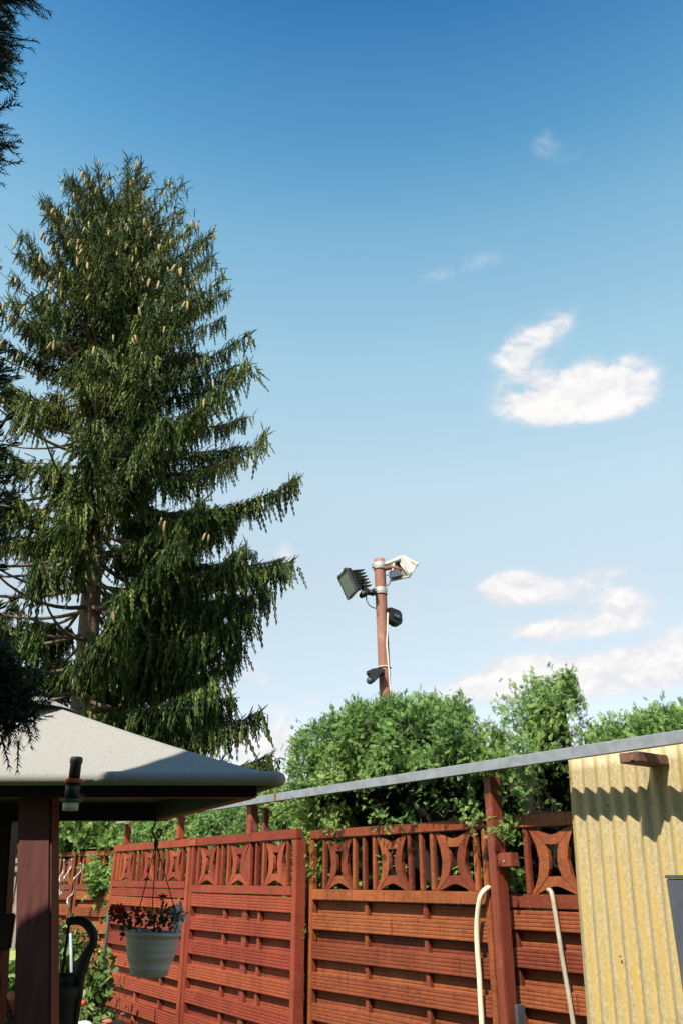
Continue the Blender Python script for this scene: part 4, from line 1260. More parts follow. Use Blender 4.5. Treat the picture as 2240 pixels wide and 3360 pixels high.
# beams
def bar(name, a, b_, w, h, m, parent, O=Vector((0, 0, 0)), bev=.006):
    a = Vector(a) - O; b_ = Vector(b_) - O; d = b_ - a; L = d.length
    M = frame_mat(a, d, Vector((0, 0, 1)).cross(d) if abs(d.normalized().z) < .95 else Vector((0, 1, 0)))
    return MB().box(0, L, -w / 2, w / 2, -h / 2, h / 2, M).build(name, m, parent, bev)
zb_b = 1.905
fr0 = pt(870, 2590, 3.07); fr0.z = zb_b
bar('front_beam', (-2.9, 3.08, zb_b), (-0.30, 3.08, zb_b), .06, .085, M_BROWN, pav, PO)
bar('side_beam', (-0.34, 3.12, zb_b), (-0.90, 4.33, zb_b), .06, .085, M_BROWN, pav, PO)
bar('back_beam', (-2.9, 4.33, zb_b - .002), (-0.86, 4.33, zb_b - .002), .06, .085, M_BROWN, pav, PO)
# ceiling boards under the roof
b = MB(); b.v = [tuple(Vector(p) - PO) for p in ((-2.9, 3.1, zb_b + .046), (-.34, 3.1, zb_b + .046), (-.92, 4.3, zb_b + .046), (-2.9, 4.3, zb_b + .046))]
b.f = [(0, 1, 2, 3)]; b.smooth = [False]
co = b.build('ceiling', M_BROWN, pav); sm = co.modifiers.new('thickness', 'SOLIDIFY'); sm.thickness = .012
# posts
pa, pb = pt(129, 2640, 3.165), pt(122, 3360, 3.165)
dd = (pb - pa) / (pa.z - pb.z)
top_p = pa + dd * (pa.z - 1.90); bot_p = pa + dd * (pa.z - 0.0)
def slanted_post(top_p, bot_p, w, d, m, name):
    b = MB(); b.v = []
    for p in (bot_p, top_p):
        for sx, sy in ((-1, -1), (1, -1), (1, 1), (-1, 1)):
            q = Vector(p) - PO + Vector((sx * w / 2, sy * d / 2, 0)); b.v.append(tuple(q))
    b.f = [(3, 2, 1, 0), (4, 5, 6, 7), (0, 1, 5, 4), (1, 2, 6, 5), (2, 3, 7, 6), (3, 0, 4, 7)]; b.smooth = [False] * 6
    return b.build(name, m, pav, .008)
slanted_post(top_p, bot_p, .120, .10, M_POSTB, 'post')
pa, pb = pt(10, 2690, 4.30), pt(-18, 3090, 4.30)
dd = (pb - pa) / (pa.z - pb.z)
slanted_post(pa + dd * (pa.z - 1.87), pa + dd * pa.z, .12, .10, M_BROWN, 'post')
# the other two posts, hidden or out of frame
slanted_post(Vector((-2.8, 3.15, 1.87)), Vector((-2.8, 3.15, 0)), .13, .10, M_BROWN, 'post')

# garden bench under the roof (its back shows left of the post)
be = thing('garden_bench', 'dark bench back under the pavilion, left of the brown post', 'bench', (-1.9, 3.9, 0))
BO = Vector((-1.9, 3.9, 0))
q0 = pt(57, 2990, 3.9); q1 = pt(57, 3090, 3.9)
bar('backrest', (-2.6, 3.9, 1.395), (q0.x - .005, 3.9, 1.395), .03, .14, M_BROWN, be, BO)
bar('seat', (-2.6, 3.65, 0.45), (q0.x, 3.65, 0.45), .42, .04, M_BROWN, be, BO)
for x_ in (-2.55, q0.x - .06):
    bar('leg', (x_, 3.9, 0), (x_, 3.9, 1.32), .05, .05, M_BROWN, be, BO); bar('leg', (x_, 3.48, 0), (x_, 3.48, .428), .05, .05, M_BROWN, be, BO)

# lantern at the front eave
LZ = 2.90
lc = pt(242, 2570, LZ)
ln = thing('lantern', 'small black lantern with red ring and pale base at the pavilion eave', 'lantern', tuple(lc))
def lz(py): return pt(242, py, LZ).z - lc.z
def lr(wpx, py): a, _ = ray(CX + wpx / 2, py); return a * LZ
MB().lathe([(lr(36, 2550), lz(2560)), (lr(36, 2550), lz(2507)), (lr(41, 2500), lz(2503)), (lr(41, 2490), lz(2490)), (lr(34, 2485), lz(2484)), (0.0, lz(2483))], 24, None, True, False).build('chimney', M_BLACK, ln)
MB().lathe([(0, lz(2571)), (lr(60, 2565), lz(2571)), (lr(61, 2565), lz(2560)), (lr(58, 2560), lz(2557)), (0, lz(2557))], 24, None, False, False).build('ring', M_LRED, ln)
MB().lathe([(lr(46, 2600), lz(2622)), (lr(48, 2600), lz(2571.5))], 24).build('glass', M_BLACK, ln)
MB().lathe([(0, lz(2634)), (lr(50, 2630), lz(2634)), (lr(72, 2630), lz(2627)), (lr(72, 2630), lz(2623.5)), (0, lz(2622.5))], 24, None, False, False).build('plate', M_GREYM, ln)
MB().lathe([(lr(50, 2650), lz(2660)), (lr(52, 2650), lz(2634.5))], 24).build('base', M_CREAM, ln)
MB().box(-.008, .008, 0.02, .15, -.006, .006).build('bracket', M_BLACK, ln, .001, (0, 0, lz(2600)))

# ------------------------------------------------------------------ hanging pot
HZ = 4.22
rimc = pt(505, 3056, HZ)
hpot = thing('hanging_planter', 'white ribbed plastic flower pot hanging on cords from the pavilion', 'flower pot', tuple(rimc))
sc = 0.255 / 0.258
def rr_(w): return w / 2 / 712.0
prof_ = [(rr_(112), -.178), (rr_(120), -.176), (rr_(126), -.150), (rr_(132), -.146), (rr_(131), -.142), (rr_(128), -.139), (rr_(141), -.120), (rr_(152), -.099), (rr_(153.5), -.097), (rr_(152.5), -.095), (rr_(161), -.072), (rr_(162.5), -.069), (rr_(161.5), -.067),
         (rr_(167), -.042), (rr_(168.5), -.039), (rr_(167.5), -.037), (rr_(170), -.018), (rr_(179), -.017), (rr_(181), -.008), (rr_(180), -.001), (rr_(174), .001), (rr_(170), -.008), (rr_(164), -.03), (0.0, -.032)]
tm = Matrix.Rotation(R(2.2), 4, 'Y')
MB().lathe(prof_, 48, tm, True, False).build('pot', M_POT, hpot)
MB().lathe([(rr_(163), -.029), (rr_(80), -.022), (0, -.02)], 24, tm, False, False).build('soil', M_SOIL, hpot)
hk = pt(513, 2768, HZ) - rimc
for (px, py) in ((440, 3050), (497, 3040), (592, 3045)):
    q = pt(px, py, HZ + (.08 if px == 497 else -.03)) - rimc
    MB().tube([hk, hk.lerp(q, .5), q], .0026, 5).build('cord', M_STRING, hpot)
# knot and hook up to the back beam
tp = pt(517, 2686, HZ + .06) - rimc
hooky = [tp, tp.lerp(hk, .25) + Vector((-.012, 0, 0)), tp.lerp(hk, .5) + Vector((-.022, 0, 0)), tp.lerp(hk, .8) + Vector((-.006, 0, 0)), hk]
MB().tube(catmull(hooky, 5), .0045, 6).build('hook', M_IRON, hpot)
ringp = [hk + Vector((0.010 * math.sin(a) + .010, 0.006 * math.sin(a * 2), .045 + .018 * math.cos(a))) for a in np.linspace(0, 6.28, 15)]
MB().tube(ringp, .0045, 6).build('cord_loop', M_STRING, hpot)
MB().tube([hk + Vector((0, 0, .018)), hk, hk + Vector((0, 0, -.02))], [.009, .012, .008], 7).build('knot', M_STRING, hpot)
# planting
def pp(px, py, dz=0): return pt(px, py, HZ + dz) - rimc
r = np.random.default_rng(3)
Cc, Gg, Ss = [], [], []
stems = MB()
for (px, py, n, sx, sy) in ((405, 3045, 12, 14, 14), (420, 3020, 8, 16, 12), (440, 3030, 9, 12, 10), (500, 3018, 22, 22, 18), (530, 3012, 24, 24, 16), (550, 3005, 16, 20, 14), (560, 2995, 10, 16, 10), (515, 2998, 8, 16, 8), (410, 3060, 8, 10, 10), (570, 3035, 12, 14, 10), (490, 3040, 10, 20, 8)):
    for _ in range(n):
        q = pp(px + r.normal(0, sx), py + r.normal(0, sy), r.normal(0, .05)); Cc.append(q); Gg.append(r.normal(0, 1, 3) + [0, 0, .3]); Ss.append(r.uniform(.018, .034))
for (a, b_) in (((425, 3052), (390, 2990)), ((430, 3050), (440, 2988)), ((440, 3050), (462, 3012)), ((436, 3050), (415, 3000)), ((525, 3040), (535, 2960)), ((540, 3040), (570, 2995)), ((505, 3040), (492, 3000)), ((428, 3052), (400, 3020))):
    stems.tube([pp(*a), pp((a[0] + b_[0]) / 2 - 4, (a[1] + b_[1]) / 2), pp(*b_)], .0025, 5)
stems.build('stems', F_PLANT, hpot)
V_, F_ = scatter(LEAF, np.array(Cc), np.array(Gg), r.normal(size=(len(Cc), 3)), np.array(Ss))
add('leaves', fast_mesh('leaves', V_, F_, F_PLANT), hpot)
def blossom(px, py, rad, n, m, dz=0, size=.03):
    c = pp(px, py, dz); Cc = c + Vector((0, 0, 0))
    pos = r.normal(0, 1, (n, 3)); pos = unit(pos) * rad * r.uniform(.4, 1, (n, 1))
    V_, F_ = scatter(LEAF, np.array(Cc)[None] + pos, pos + r.normal(0, rad * .5, (n, 3)), r.normal(size=(n, 3)), np.full(n, size) * r.uniform(.7, 1.2, n))
    add('blossom', fast_mesh('blossom', V_, F_, m), hpot)
blossom(384, 2998, .026, 46, M_REDPETAL, -.02); blossom(396, 3005, .018, 26, M_REDPETAL, .02)
blossom(440, 2992, .012, 12, M_REDPETAL, 0, .028); blossom(462, 3015, .012, 12, M_REDPETAL, -.02, .028); blossom(452, 3002, .012, 9, M_REDPETAL, 0, .026)
blossom(537, 2950, .010, 10, M_REDPETAL, 0, .022)
blossom(588, 2998, .026, 44, M_WHITEPETAL, 0, .032); blossom(578, 3008, .018, 20, M_WHITEPETAL, .02, .03); blossom(583, 3040, .014, 16, M_WHITEPETAL, -.05, .026); blossom(575, 3030, .012, 12, M_WHITEPETAL, -.05, .024)

# ------------------------------------------------------------------ hand pump (shaded, beside the post)
QZ = 3.75
pb0 = pt(214, 3360, QZ)
pump = thing('hand_pump', 'black iron hand pump with a curved swan-neck lever beside the brown post', 'water pump', (pb0.x - .04, pb0.y, 0))
QO = Vector((pb0.x - .04, pb0.y, 0))
def zz4(x, y): return pt(x / 3.3125, 2650 + y / 3.3125, QZ) - QO
lev = [(728, 1240), (770, 1232), (830, 1226), (900, 1238), (960, 1280), (1005, 1345), (1022, 1420), (1008, 1490), (965, 1560), (925, 1640), (892, 1730), (868, 1810), (862, 1890), (866, 1960), (858, 2050), (843, 2150), (830, 2250), (818, 2360), (800, 2500)]
rad = [34, 42, 42, 44, 46, 47, 46, 48, 52, 62, 72, 66, 54, 44, 42, 40, 36, 32, 30]
MB().tube([zz4(*q) for q in lev], [k_ / 3.3125 / 786 / 1.02 for k_ in rad], 12).build('lever', M_IRON, pump)
MB().tube([zz4(752, 1270), zz4(710, 1570), zz4(672, 1860), zz4(650, 2050)], .0062, 7).build('rod', M_IRON, pump)
MB().tube([zz4(600, 1890), zz4(700, 1888), zz4(830, 1880)], .030, 8).build('pivot_arm', M_IRON, pump)
body = zz4(690, 1950)
MB().lathe([(.075, -pt(0, 0, 1).z * 0 - body.z + 0.0), (.075, -.5), (.062, -.4), (.062, -.05), (.070, -.03), (.070, 0.0), (.03, .012), (.012, .05)], 20, Matrix.Translation(body)).build('barrel', M_IRON, pump)

# ------------------------------------------------------------------ tomato bed
def spray_plant(name, label, cat, base_xy, zs_, stems_n, leaf_n, spread, mat, seed, size=(.05, .1), group=None):
    r = np.random.default_rng(seed)
    e = thing(name, label, cat, (base_xy[0], base_xy[1], 0), 0, group)
    st = MB(); Cc, Gg, Ss = [], [], []
    for i in range(stems_n):
        a = r.uniform(0, 6.28); sp_ = r.uniform(.2, 1) * spread; h = zs_ * r.uniform(.7, 1.0)
        tip = Vector((math.cos(a) * sp_, math.sin(a) * sp_, h)); mid = Vector((tip.x * .3 + r.normal(0, .03), tip.y * .3, h * .5))
        pts_ = catmull([Vector((0, 0, 0)), mid, tip], 6); st.tube(pts_, [.008] * 6 + [.005] * 7, 5)
        for _ in range(leaf_n // stems_n):
            q = pts_[int(r.integers(3, len(pts_)))] + Vector(r.normal(0, .07, 3)); Cc.append(q); g_ = r.normal(0, 1, 3); g_[2] -= .5; Gg.append(g_); Ss.append(r.uniform(*size))
    st.build('stem', F_TOMATO, e)
    V_, F_ = scatter(LEAF, np.array(Cc), np.array(Gg), r.normal(size=(len(Cc), 3)) + [0, -.4, .7], np.array(Ss))
    add('foliage', fast_mesh('foliage', V_, F_, mat), e)
    return e


def plan_at(px, Z): a, _ = ray(px, 2885); return (a * Z, Z)


spray_plant('tomato_plant', 'leafy green tomato plant right behind the brown post', 'tomato plant', plan_at(205, 8.4), 1.36, 10, 750, .30, F_TOMATO, 21, group='tomato plants in the bed')
spray_plant('tomato_plant', 'tomato plant seen through the curve of the pump lever', 'tomato plant', plan_at(262, 8.7), 1.20, 9, 620, .26, F_TOMATO, 22, group='tomato plants in the bed')
spray_plant('tomato_plant', 'tomato plant in front of the gate edge, with one yellow tomato', 'tomato plant', plan_at(338, 8.0), 0.98, 10, 800, .24, F_TOMATO, 23, group='tomato plants in the bed')
spray_plant('tomato_plant', 'low tomato plant at the foot of the gate', 'tomato plant', plan_at(322, 7.4), 0.72, 8, 520, .22, F_TOMATO, 24, group='tomato plants in the bed')
spray_plant('grassy_plant', 'bluish green arching plant left of the brown post', 'plant', plan_at(30, 8.2), 1.0, 12, 520, .35, F_THUJA, 25, (.08, .2))
def ball_obj(name, label, cat, px, py, Z, rad, m, group=None):
    me = bpy.data.meshes.new(name); bm = bmesh.new(); bmesh.ops.create_uvsphere(bm, u_segments=18, v_segments=12, radius=rad)
    for v in bm.verts: v.co.z *= .9
    for f_ in bm.faces: f_.smooth = True
    bm.to_mesh(me); bm.free(); me.materials.append(m)
    p = pt(px, py, Z); o = add(name, me, None, p); tag(o, label, cat, group)
    st = MB().tube([Vector((0, 0, rad * .8)), Vector((.004, 0, rad * 1.3)), Vector((.012, .01, rad * 1.9))], .004, 5).build('stalk', F_TOMATO, o)
ball_obj('tomato', 'ripe red tomato hanging low beside the pump lever', 'tomato', 271, 3292, 7.0, .026, M_TOM)
ball_obj('tomato', 'small orange-yellow tomato high on the plant by the gate', 'tomato', 329, 3123, 7.7, .014, M_TOMY)
# spiral stakes: (points in zoomed pixels)
for lab, pts_ in (('wavy aluminium plant stake, the middle one of three', [(785, 560), (778, 640), (735, 710), (700, 770), (705, 850), (680, 910), (640, 975), (632, 1060)]),
                  ('wavy aluminium plant stake farthest from the brown post', [(876, 605), (882, 680), (850, 730), (805, 780), (815, 860), (790, 940), (742, 985), (738, 1050), (765, 1130), (755, 1220), (720, 1290), (722, 1400)]),
                  ('wavy aluminium plant stake touching the edge of the brown post', [(700, 565), (690, 690), (655, 750), (650, 800), (665, 860), (650, 900), (620, 960), (600, 1030)])):
    P_ = [pt(x / 3.3125, 2650 + y / 3.3125, 8.9 + .05 * math.sin(i * 1.6)) for i, (x, y) in enumerate(pts_)]
    P_.append(Vector((P_[-1].x, P_[-1].y, 0)))
    tag(MB().tube(catmull(P_, 5), .0075, 6).build('spiral_stake', M_SPIRAL), lab, 'plant stake', 'spiral stakes in the tomato bed')
q = pt(232, 3062, 6.2); q2 = pt(240, 3340, 6.2)
tag(MB().tube([q, q.lerp(q2, .5), q2, Vector((q2.x, q2.y, 0))], .0095, 7).build('stake', M_STAKE), 'thin blue-grey stake between post and pump lever', 'plant stake')
q = pt(357, 2983, 8.2); q2 = pt(348, 3105, 8.2)
tag(MB().tube([q, q2, Vector((q2.x - .02, q2.y, 0))], .012, 7).build('stake', M_GSTAKE), 'dark green stake in front of the far fence by the gate', 'plant stake')
# soil and stones of the bed
b = MB(); a0 = plan_at(150, 9.5); 
b.v = [(-4.2, 6.2, .008), (-2.1, 6.2, .008), (-2.5, 10.0, .008), (-4.2, 10.0, .008)]; b.f = [(0, 1, 2, 3)]; b.smooth = [False]
tag(b.build('garden_bed', M_SOIL), kind='structure')
for px, py, Z, s, m, lab in ((275, 3364, 6.6, .050, M_STONE, 'long pale stone at the foot of the tomatoes'), (335, 3368, 6.8, .03, M_TILE, 'brick-red edging stone near the gate foot'), (350, 3352, 7.2, .03, M_TILE, 'reddish stone against the gate edge')):
    p = pt(px, py, Z)
    me = bpy.data.meshes.new('stone'); bm = bmesh.new(); bmesh.ops.create_icosphere(bm, subdivisions=3, radius=s)
    for v in bm.verts:
        v.co.x *= 1.4; v.co.z *= .55; v.co += v.normal * .015 * mnoise.noise(v.co * 18)
    for f_ in bm.faces: f_.smooth = True
    bm.to_mesh(me); bm.free(); me.materials.append(m)
    st = tag(add('stone', me, None, p), lab, 'stone')
    # a short stack keeps it off the soil
    MB().box(-s, s, -s * .7, s * .7, -p.z, -s * .55).build('plinth', M_TILE, st, .01)

# left gap: golden conifer, silvered boards, terracotta pot with chain
def cone_bush(name, label, cat, px, Z, h, rad, mat, seed, n=3500, size=.11):
    r = np.random.default_rng(seed); x, y = plan_at(px, Z)
    e = thing(name, label, cat, (x, y, 0))
    t = r.uniform(0.02, 1, n); a = r.uniform(0, 6.28, n); rr = rad * (1 - t * .55) * np.sqrt(np.clip(1 - t ** 6, 0, 1)) * r.uniform(.75, 1.05, n)
    C = np.column_stack([rr * np.cos(a), rr * np.sin(a), t * h]); G = np.column_stack([np.cos(a), np.sin(a), np.full(n, .9)]) + r.normal(0, .4, (n, 3))
    V_, F_ = scatter(THUJA, C, G, r.normal(size=(n, 3)), size * r.uniform(.7, 1.4, n))
    add('foliage', fast_mesh('foliage', V_, F_, mat), e)
    MB().tube([(0, 0, 0), (0, 0, h * .9)], [.06, .01], 7).build('trunk', M_BARK, e)
cone_bush('golden_conifer', 'yellow-green conifer in the gap left of the brown post', 'conifer', 42, 14.5, 3.2, 1.1, F_GOLD, 31)
fx = plan_at(44, 11.0)
e = thing('board_wall', 'silvery weathered board wall in the gap left of the brown post', 'fence', (fx[0] - .5, fx[1], 0))
zt0 = pt(44, 2816, 11).z; zt1 = pt(44, 2838, 11).z; zm0 = pt(44, 2842, 11).z; zm1 = pt(44, 2866, 11).z; zl0 = pt(44, 2870, 11).z
MB().box(-.6, .95, -.05, .05, zt1, zt0).build('log', M_GREYWOOD, e, .02); MB().box(-.6, .95, -.06, .04, zm1, zm0).build('log', M_GREYWOOD, e, .02)
for i in range(14):
    MB().box(0, .09, -.012, .012, 0.05, zl0 - random.uniform(0, .03)).build('board', M_GREYWOOD, e, .003, (-.6 + i * .105, random.uniform(-.006, .006), 0))
TZ = 5.0
tc_ = pt(52, 3300, TZ)
tp_ = thing('terracotta_pot', 'orange terracotta pot half hidden behind the brown post', 'flower pot', (tc_.x, tc_.y, pt(52, 3345, TZ).z))
hh = pt(52, 3258, TZ).z - pt(52, 3345, TZ).z
MB().lathe([(.062, 0), (.066, .002), (.073, hh * .72), (.079, hh * .72), (.081, hh), (.075, hh), (.070, hh * .8), (0, hh * .8)], 28, None, True, False).build('pot', M_TERRA, tp_)
ts_ = thing('plant_stand', 'dark stand under the terracotta pot', 'stand', (tc_.x, tc_.y, 0))
zs0 = pt(52, 3345, TZ).z
MB().box(-.18, .18, -.18, .18, zs0 - .03, zs0 - .001).build('top', M_BROWN, ts_, .004)
for sx in (-1, 1):
    for sy in (-1, 1):
        MB().box(-.018, .018, -.018, .018, 0, zs0 - .031).build('leg', M_BROWN, ts_, .003, (sx * .15, sy * .15, 0))
ch = thing('chain', 'dark iron chain hanging in front of the terracotta pot', 'chain', tuple(pt(25, 3300, 4.6)))
co_ = pt(25, 3300, 4.6)
for i in range(9):
    q = pt(17 + i * 3.0, 3282 + i * 9.5, 4.6) - co_
    pts_ = [q + Vector((.010 * math.cos(a) * (1 if i % 2 else .35), .010 * math.cos(a) * (.3 if i % 2 else 1), .019 * math.sin(a))) for a in np.linspace(0, 6.28, 11)]
    MB().tube(pts_, .0035, 5, False).build('link', M_IRON, ch)
top_q = pt(17, 3282, 4.6) - co_
MB().tube([top_q + Vector((0, 0, .0)), top_q + Vector((-.06, 0, .3)), top_q + Vector((-.1, -.3, .72))], .005, 5).build('hanger', M_IRON, ch)

# ------------------------------------------------------------------ big spruce
def build_spruce():
    r = np.random.default_rng(5)
    TZ_ = 14.0
    topz, topx = 15.75, -5.05
    bx = -4.1
    def axis(z): return np.array([bx + (topx - bx) * z / topz, TZ_, z])
    hz = np.array([1.0, 3.0, 4.4, 6.1, 7.6, 8.6, 9.6, 10.8, 12.0, 13.1, 14.0, 14.6, 15.2, 15.75])
    hr = np.array([2.8, 3.15, 3.10, 3.25, 3.68, 3.55, 3.15, 2.75, 2.42, 2.12, 1.78, 1.35, 0.78, 0.25])
    e = thing('spruce_tree', 'tall old spruce with drooping twigs and hanging cones', 'tree', (bx, TZ_, 0))
    O = np.array([bx, TZ_, 0.0])
    wood = MB()
    MBt = MB().tube([axis(z) - O for z in np.linspace(0, topz, 18)], list(np.linspace(.27, .02, 18)), 12)
    MBt.build('trunk', M_BARK, e)
    TC, TG, TS, TN = [], [], [], []
    cones = []
    z = 3.0; az = 0.0
    branches = []
    while z < topz - .15:
        n = 8 if z > 10 else 7
        az += r.uniform(.3, .9)
        for k_ in range(n):
            a = az + k_ * 2 * math.pi / n + r.normal(0, .16)
            branches.append((z + r.normal(0, .07), a, np.interp(z, hz, hr) * np.clip(r.normal(.93, .11), .6, 1.03)))
        z += 0.50 if z < 11 else 0.33
    # a few competing leaders give the broad, ragged top
    for (dx, dy, h0, h1) in ((.40, -.1, 14.5, 15.75), (-.35, .1, 14.2, 15.6), (-1.05, 0, 13.4, 15.1), (.15, .3, 14.6, 15.9), (-1.5, .2, 12.6, 14.5), (.9, .1, 13.6, 14.9)):
        branches.append((h0, (dx, dy, h1), None))
    for (z0, a, L) in branches:
        p0 = axis(z0)
        if L is None:
            tip = axis(z0) + np.array([a[0], a[1], a[2] - z0]); s = np.linspace(0, 1, 9)[:, None]
            P = p0 + (tip - p0) * np.column_stack([s[:, 0] ** .7, s[:, 0] ** .7, s[:, 0] ** 1.4])
            L = float(np.linalg.norm(tip - p0)); u = np.array([math.cos(1.0), math.sin(1.0), 0]); upr = True
        else:
            u = np.array([math.cos(a), math.sin(a), 0]); upr = False
            hi = np.clip((z0 - 8.5) / 6.5, 0, 1)
            a1 = (-.34 - r.uniform(0, .14)) * (1 - hi) + .34 * hi; b1 = (.40 + r.uniform(-.05, .18)) * (1 - hi) + .34 * hi
            s = np.linspace(0, 1, 12)
            P = p0 + np.outer(s * L, u) + np.outer((a1 * s + b1 * s * s) * L, [0, 0, 1])
            P += np.outer(np.sin(s * 3.0 + r.uniform(0, 6)) * .05 * L * s, [-u[1], u[0], 0])
        wood.tube([q - O for q in P], list(np.linspace(.014 + .009 * L, .006, len(P))), 5, False)
        # stations along the branch
        seglen = L; n_st = max(int(L / 0.085), 5)
        s0 = 0.04 if (upr or z0 > 11) else (0.16 if z0 > 9 else 0.28)
        thin = (not upr) and 4.5 < z0 < 9.9 and (u[0] < -.12 or r.uniform() < .28)
        if thin: s0 = .40
        if not upr and u[0] < 0 and z0 > 10.5: P = p0 + (P - p0) * .86
        ss = np.linspace(s0, 1, n_st)
        pos = np.column_stack([np.interp(ss, np.linspace(0, 1, len(P)), P[:, i]) for i in range(3)])
        tang = unit(np.gradient(pos, axis=0)); side = np.cross(tang, [0, 0, 1.0]); side = unit(side)
        droop = np.interp(z0, [2, 6, 10.5, 14.5], [.56, .60, .46, .27])
        for i in range(n_st):
            sv = ss[i]
            if not upr and u[0] < .35 and z0 < 13 and sv < .88 and mnoise.noise(Vector(pos[i]) * .85) < (-.06 if u[0] < .1 else -.20):
                continue            # bare stretches, where the sky shows through
            taper = max(.15, 1 - sv) if not upr else .4
            # hanging twigs under the main branch
            for _ in range(2 if thin else 4):
                TC.append(pos[i] + r.normal(0, .03, 3)); TG.append(np.array([0, 0, -1.0]) + r.normal(0, .16, 3) + .15 * tang[i]); TS.append(droop * r.uniform(.4, 1.15) * (.5 + .5 * min(1, taper * 2)))
            # side shoots, themselves hung with twigs
            for sg in (-1, 1):
                if r.uniform() < (.38 if thin else .74):
                    sl = min(.85, .16 + .45 * L * .30 * taper) * r.uniform(.45, 1.15)
                    d = unit((side[i] * sg * .85 + tang[i] * .55 + np.array([0, 0, -.10 + .15 * (z0 > 12)]))[None])[0]
                    kk = max(int(sl / .10), 1)
                    for j in range(kk + 1):
                        q = pos[i] + d * sl * (j + .3) / (kk + .3) + np.array([0, 0, -.12 * (sl * j / max(kk, 1)) ** 1.5])
                        TC.append(q); TG.append(np.array([0, 0, -1.0]) + r.normal(0, .22, 3) + d * .25); TS.append(droop * r.uniform(.3, 1.0))
                        if j % 2 == 0:
                            TC.append(q); TG.append(d + r.normal(0, .25, 3) + [0, 0, .12]); TS.append(r.uniform(.10, .20))
            # short upward-looking shoots on top
            TC.append(pos[i]); TG.append(tang[i] + side[i] * r.normal(0, .7) + np.array([0, 0, .35])); TS.append(r.uniform(.10, .22))
        # star-like tip
        for _ in range(9):
            TC.append(P[-1] - tang[-1] * r.uniform(0, .28)); TG.append(tang[-1] * r.uniform(.6, 1.3) + r.normal(0, .5, 3) + [0, 0, .25]); TS.append(r.uniform(.10, .24))
        # cones hang near the ends of the branches, mostly high up and on the camera's side
        pc = np.interp(z0, [4, 7, 10, 12, 15], [.6, 1.3, 2.6, 3.6, 4.2])
        if upr: pc = 9
        for _ in range(r.poisson(pc)):
            i = int(np.clip(n_st * r.uniform(.68, 1.0), 0, n_st - 1)); c = pos[i] + side[i] * r.normal(0, .16) + np.array([0, -.26, -.08 - r.uniform(0, .12)])
            for q_ in range(int(r.integers(1, 4))):
                cones.append(c + r.normal(0, .07, 3) * np.array([1, .6, .7]))
    wood.build('branches', M_BARK, e)
    TC = np.array(TC); TG = np.array(TG); TS = np.array(TS)
    V_, F_ = scatter(BRUSH, TC - O, TG, r.normal(size=TC.shape), TS * 1.0)
    add('crown', fast_mesh('crown', V_, F_, F_SPRUCE), e)
    # cones
    prof_c = [(.001, -.165), (.011, -.155), (.016, -.12), (.0185, -.08), (.017, -.03), (.010, -.004), (.001, 0)]
    mc = simple('spruce_cone', (0.38, 0.29, 0.13), 0.7, (0.26, 0.17, 0.07), 40, bump=0.4)
    me = MB().lathe(prof_c, 8, None, False, False).mesh('cone', mc)
    cones = np.array(cones)
    # those nearest the camera show largest; keep 300 of them as parts
    near_side = cones[(cones[:, 1] < TZ_ + .5) & (cones[:, 0] > -7.6)]
    vis = near_side[r.permutation(len(near_side))[:298]]
    for c in vis:
        s_ = r.uniform(.85, 1.25)
        o = add('cone', me, e, tuple(c - O), (r.normal(0, .15), r.normal(0, .15), r.uniform(0, 6)))
        o.scale = (s_, s_, s_)
    print('spruce twigs', len(TC), 'tris', len(F_), 'cones', len(cones))


build_spruce()


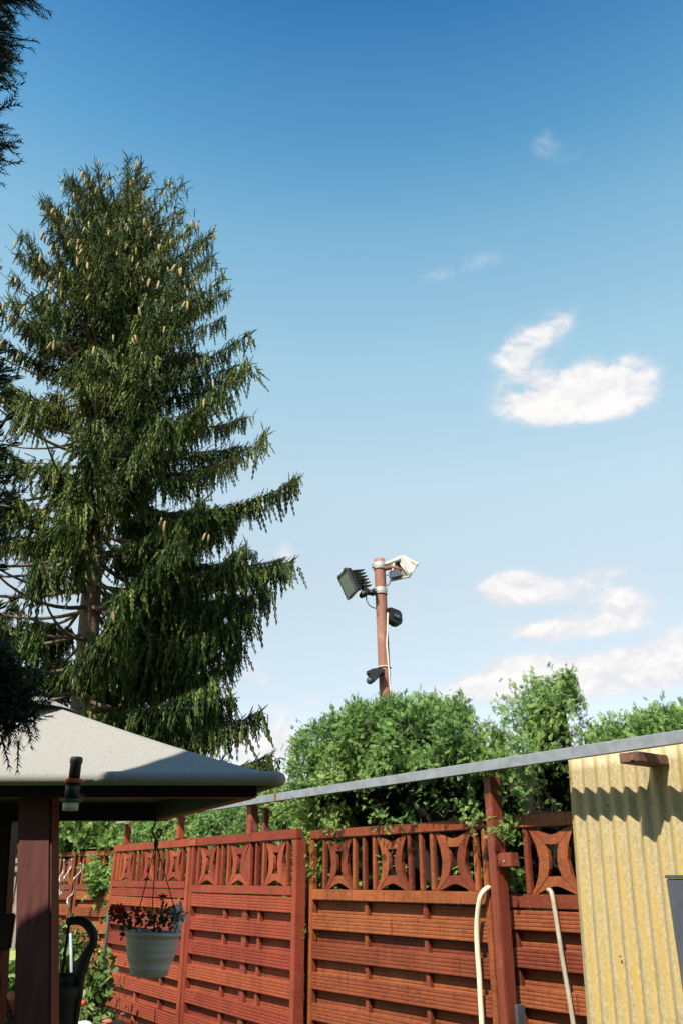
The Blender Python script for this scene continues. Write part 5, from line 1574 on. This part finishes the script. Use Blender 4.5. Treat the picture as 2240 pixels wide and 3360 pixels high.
# ------------------------------------------------------------------ dark conifer close on the left
def build_near():
    r = np.random.default_rng(9)
    T = np.array([-1.35, 1.10])
    e = thing('yew_tree', 'dark shaded conifer reaching in at the left edge, close to the camera', 'tree', (T[0], T[1], 0))
    zc = np.array([0.3, 1.0, 1.85, 2.0, 2.3, 2.55, 2.66, 2.72, 2.78, 2.90, 3.0, 3.1, 3.18, 3.28, 3.42, 3.6, 4.0, 4.15, 4.85, 5.5, 6.1])
    rc = np.array([.60, .77, .81, .81, .765, .705, .65,   .56, .55, .585, .68, .64, .575, .53, .565, .655, .60, .54, .39, .20, .02])
    zl_ = np.array([0.3, 1.0, 2.0, 2.8, 3.10, 3.20, 3.32, 4.08, 4.85, 5.5, 6.1]); rl_ = np.array([.6, .95, 1.0, 1.02, 1.00, .84, .62, .53, .37, .18, .02])
    def Rr(a, z):
        w = np.clip((np.cos(a - R(150)) + .2) / 1.0, 0, 1)     # unseen side, bushier low down, shaped for its shadow on post and roof
        return np.interp(z, zc, rc) * (1 - w) + np.interp(z, zl_, rl_) * w
    def surf(n, a, z, inset):
        rr = Rr(a, z) - inset
        return np.column_stack([rr * np.cos(a), rr * np.sin(a), z])
    parts = []
    # fine shoots where the picture looks at it
    n = 30000
    a = r.uniform(R(-75), R(85), n); z = r.uniform(1.5, 4.2, n)
    ins = r.uniform(.0, .16, n); lump = .035 * np.sin(z * 21 + 3 * np.sin(a * 5)) + .02 * np.sin(a * 17 + z * 9)
    C = surf(n, a, z, ins + .055 + lump)
    G = np.column_stack([np.cos(a), np.sin(a), np.full(n, .35)]) + r.normal(0, .45, (n, 3))
    parts.append(scatter(NEEDLE, C, G, r.normal(size=(n, 3)), r.uniform(.035, .085, n)))
    # drooping tips
    # the rest of the crown, coarser
    n = 16000
    a = r.uniform(0, 6.283, n); z = .3 + 5.75 * r.uniform(0, 1, n); C = surf(n, a, z, np.where(z > 2.95, .15, .06) + r.uniform(0, .15, n))
    G = np.column_stack([np.cos(a), np.sin(a), np.full(n, .5)]) + r.normal(0, .4, (n, 3))
    parts.append(scatter(BRUSH, C, G, r.normal(size=(n, 3)), r.uniform(.07, .13, n)))
    # one drooping spray over the roof's left end
    n = 500; t = r.uniform(0, 1, n)
    tipc = np.array(pt(-60, 2180, 1.30)); tip2 = np.array(pt(48, 2345, 1.30))
    C = tipc + (tip2 - tipc) * t[:, None] + r.normal(0, .018, (n, 3)) - np.array([T[0], T[1], 0])
    G = (tip2 - tipc) * 3 + r.normal(0, .6, (n, 3)); parts.append(scatter(NEEDLE, C, G, r.normal(size=(n, 3)), r.uniform(.03, .06, n)))
    V_, F_ = join(parts)
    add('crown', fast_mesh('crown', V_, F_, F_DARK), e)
    # solid inner core, added to make the tree's shadow dense and clean-edged
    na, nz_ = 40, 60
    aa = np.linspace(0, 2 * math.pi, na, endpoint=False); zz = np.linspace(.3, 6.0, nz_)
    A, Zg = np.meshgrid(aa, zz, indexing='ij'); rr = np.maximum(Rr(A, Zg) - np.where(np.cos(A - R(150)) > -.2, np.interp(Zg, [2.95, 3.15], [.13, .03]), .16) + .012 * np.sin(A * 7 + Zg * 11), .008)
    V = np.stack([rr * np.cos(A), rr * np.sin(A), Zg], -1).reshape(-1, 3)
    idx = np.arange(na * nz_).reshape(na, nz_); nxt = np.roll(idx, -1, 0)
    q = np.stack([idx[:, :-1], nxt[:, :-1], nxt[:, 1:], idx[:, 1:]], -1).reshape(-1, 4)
    add('inner_core', fast_mesh('inner_core', V, np.concatenate([q[:, [0, 1, 2]], q[:, [0, 2, 3]]]), M_CORE), e)
    MB().tube([(0, 0, 0), (0, 0, 3), (0, 0, 5.6)], [.09, .06, .01], 10).build('trunk', M_BARK, e)


build_near()
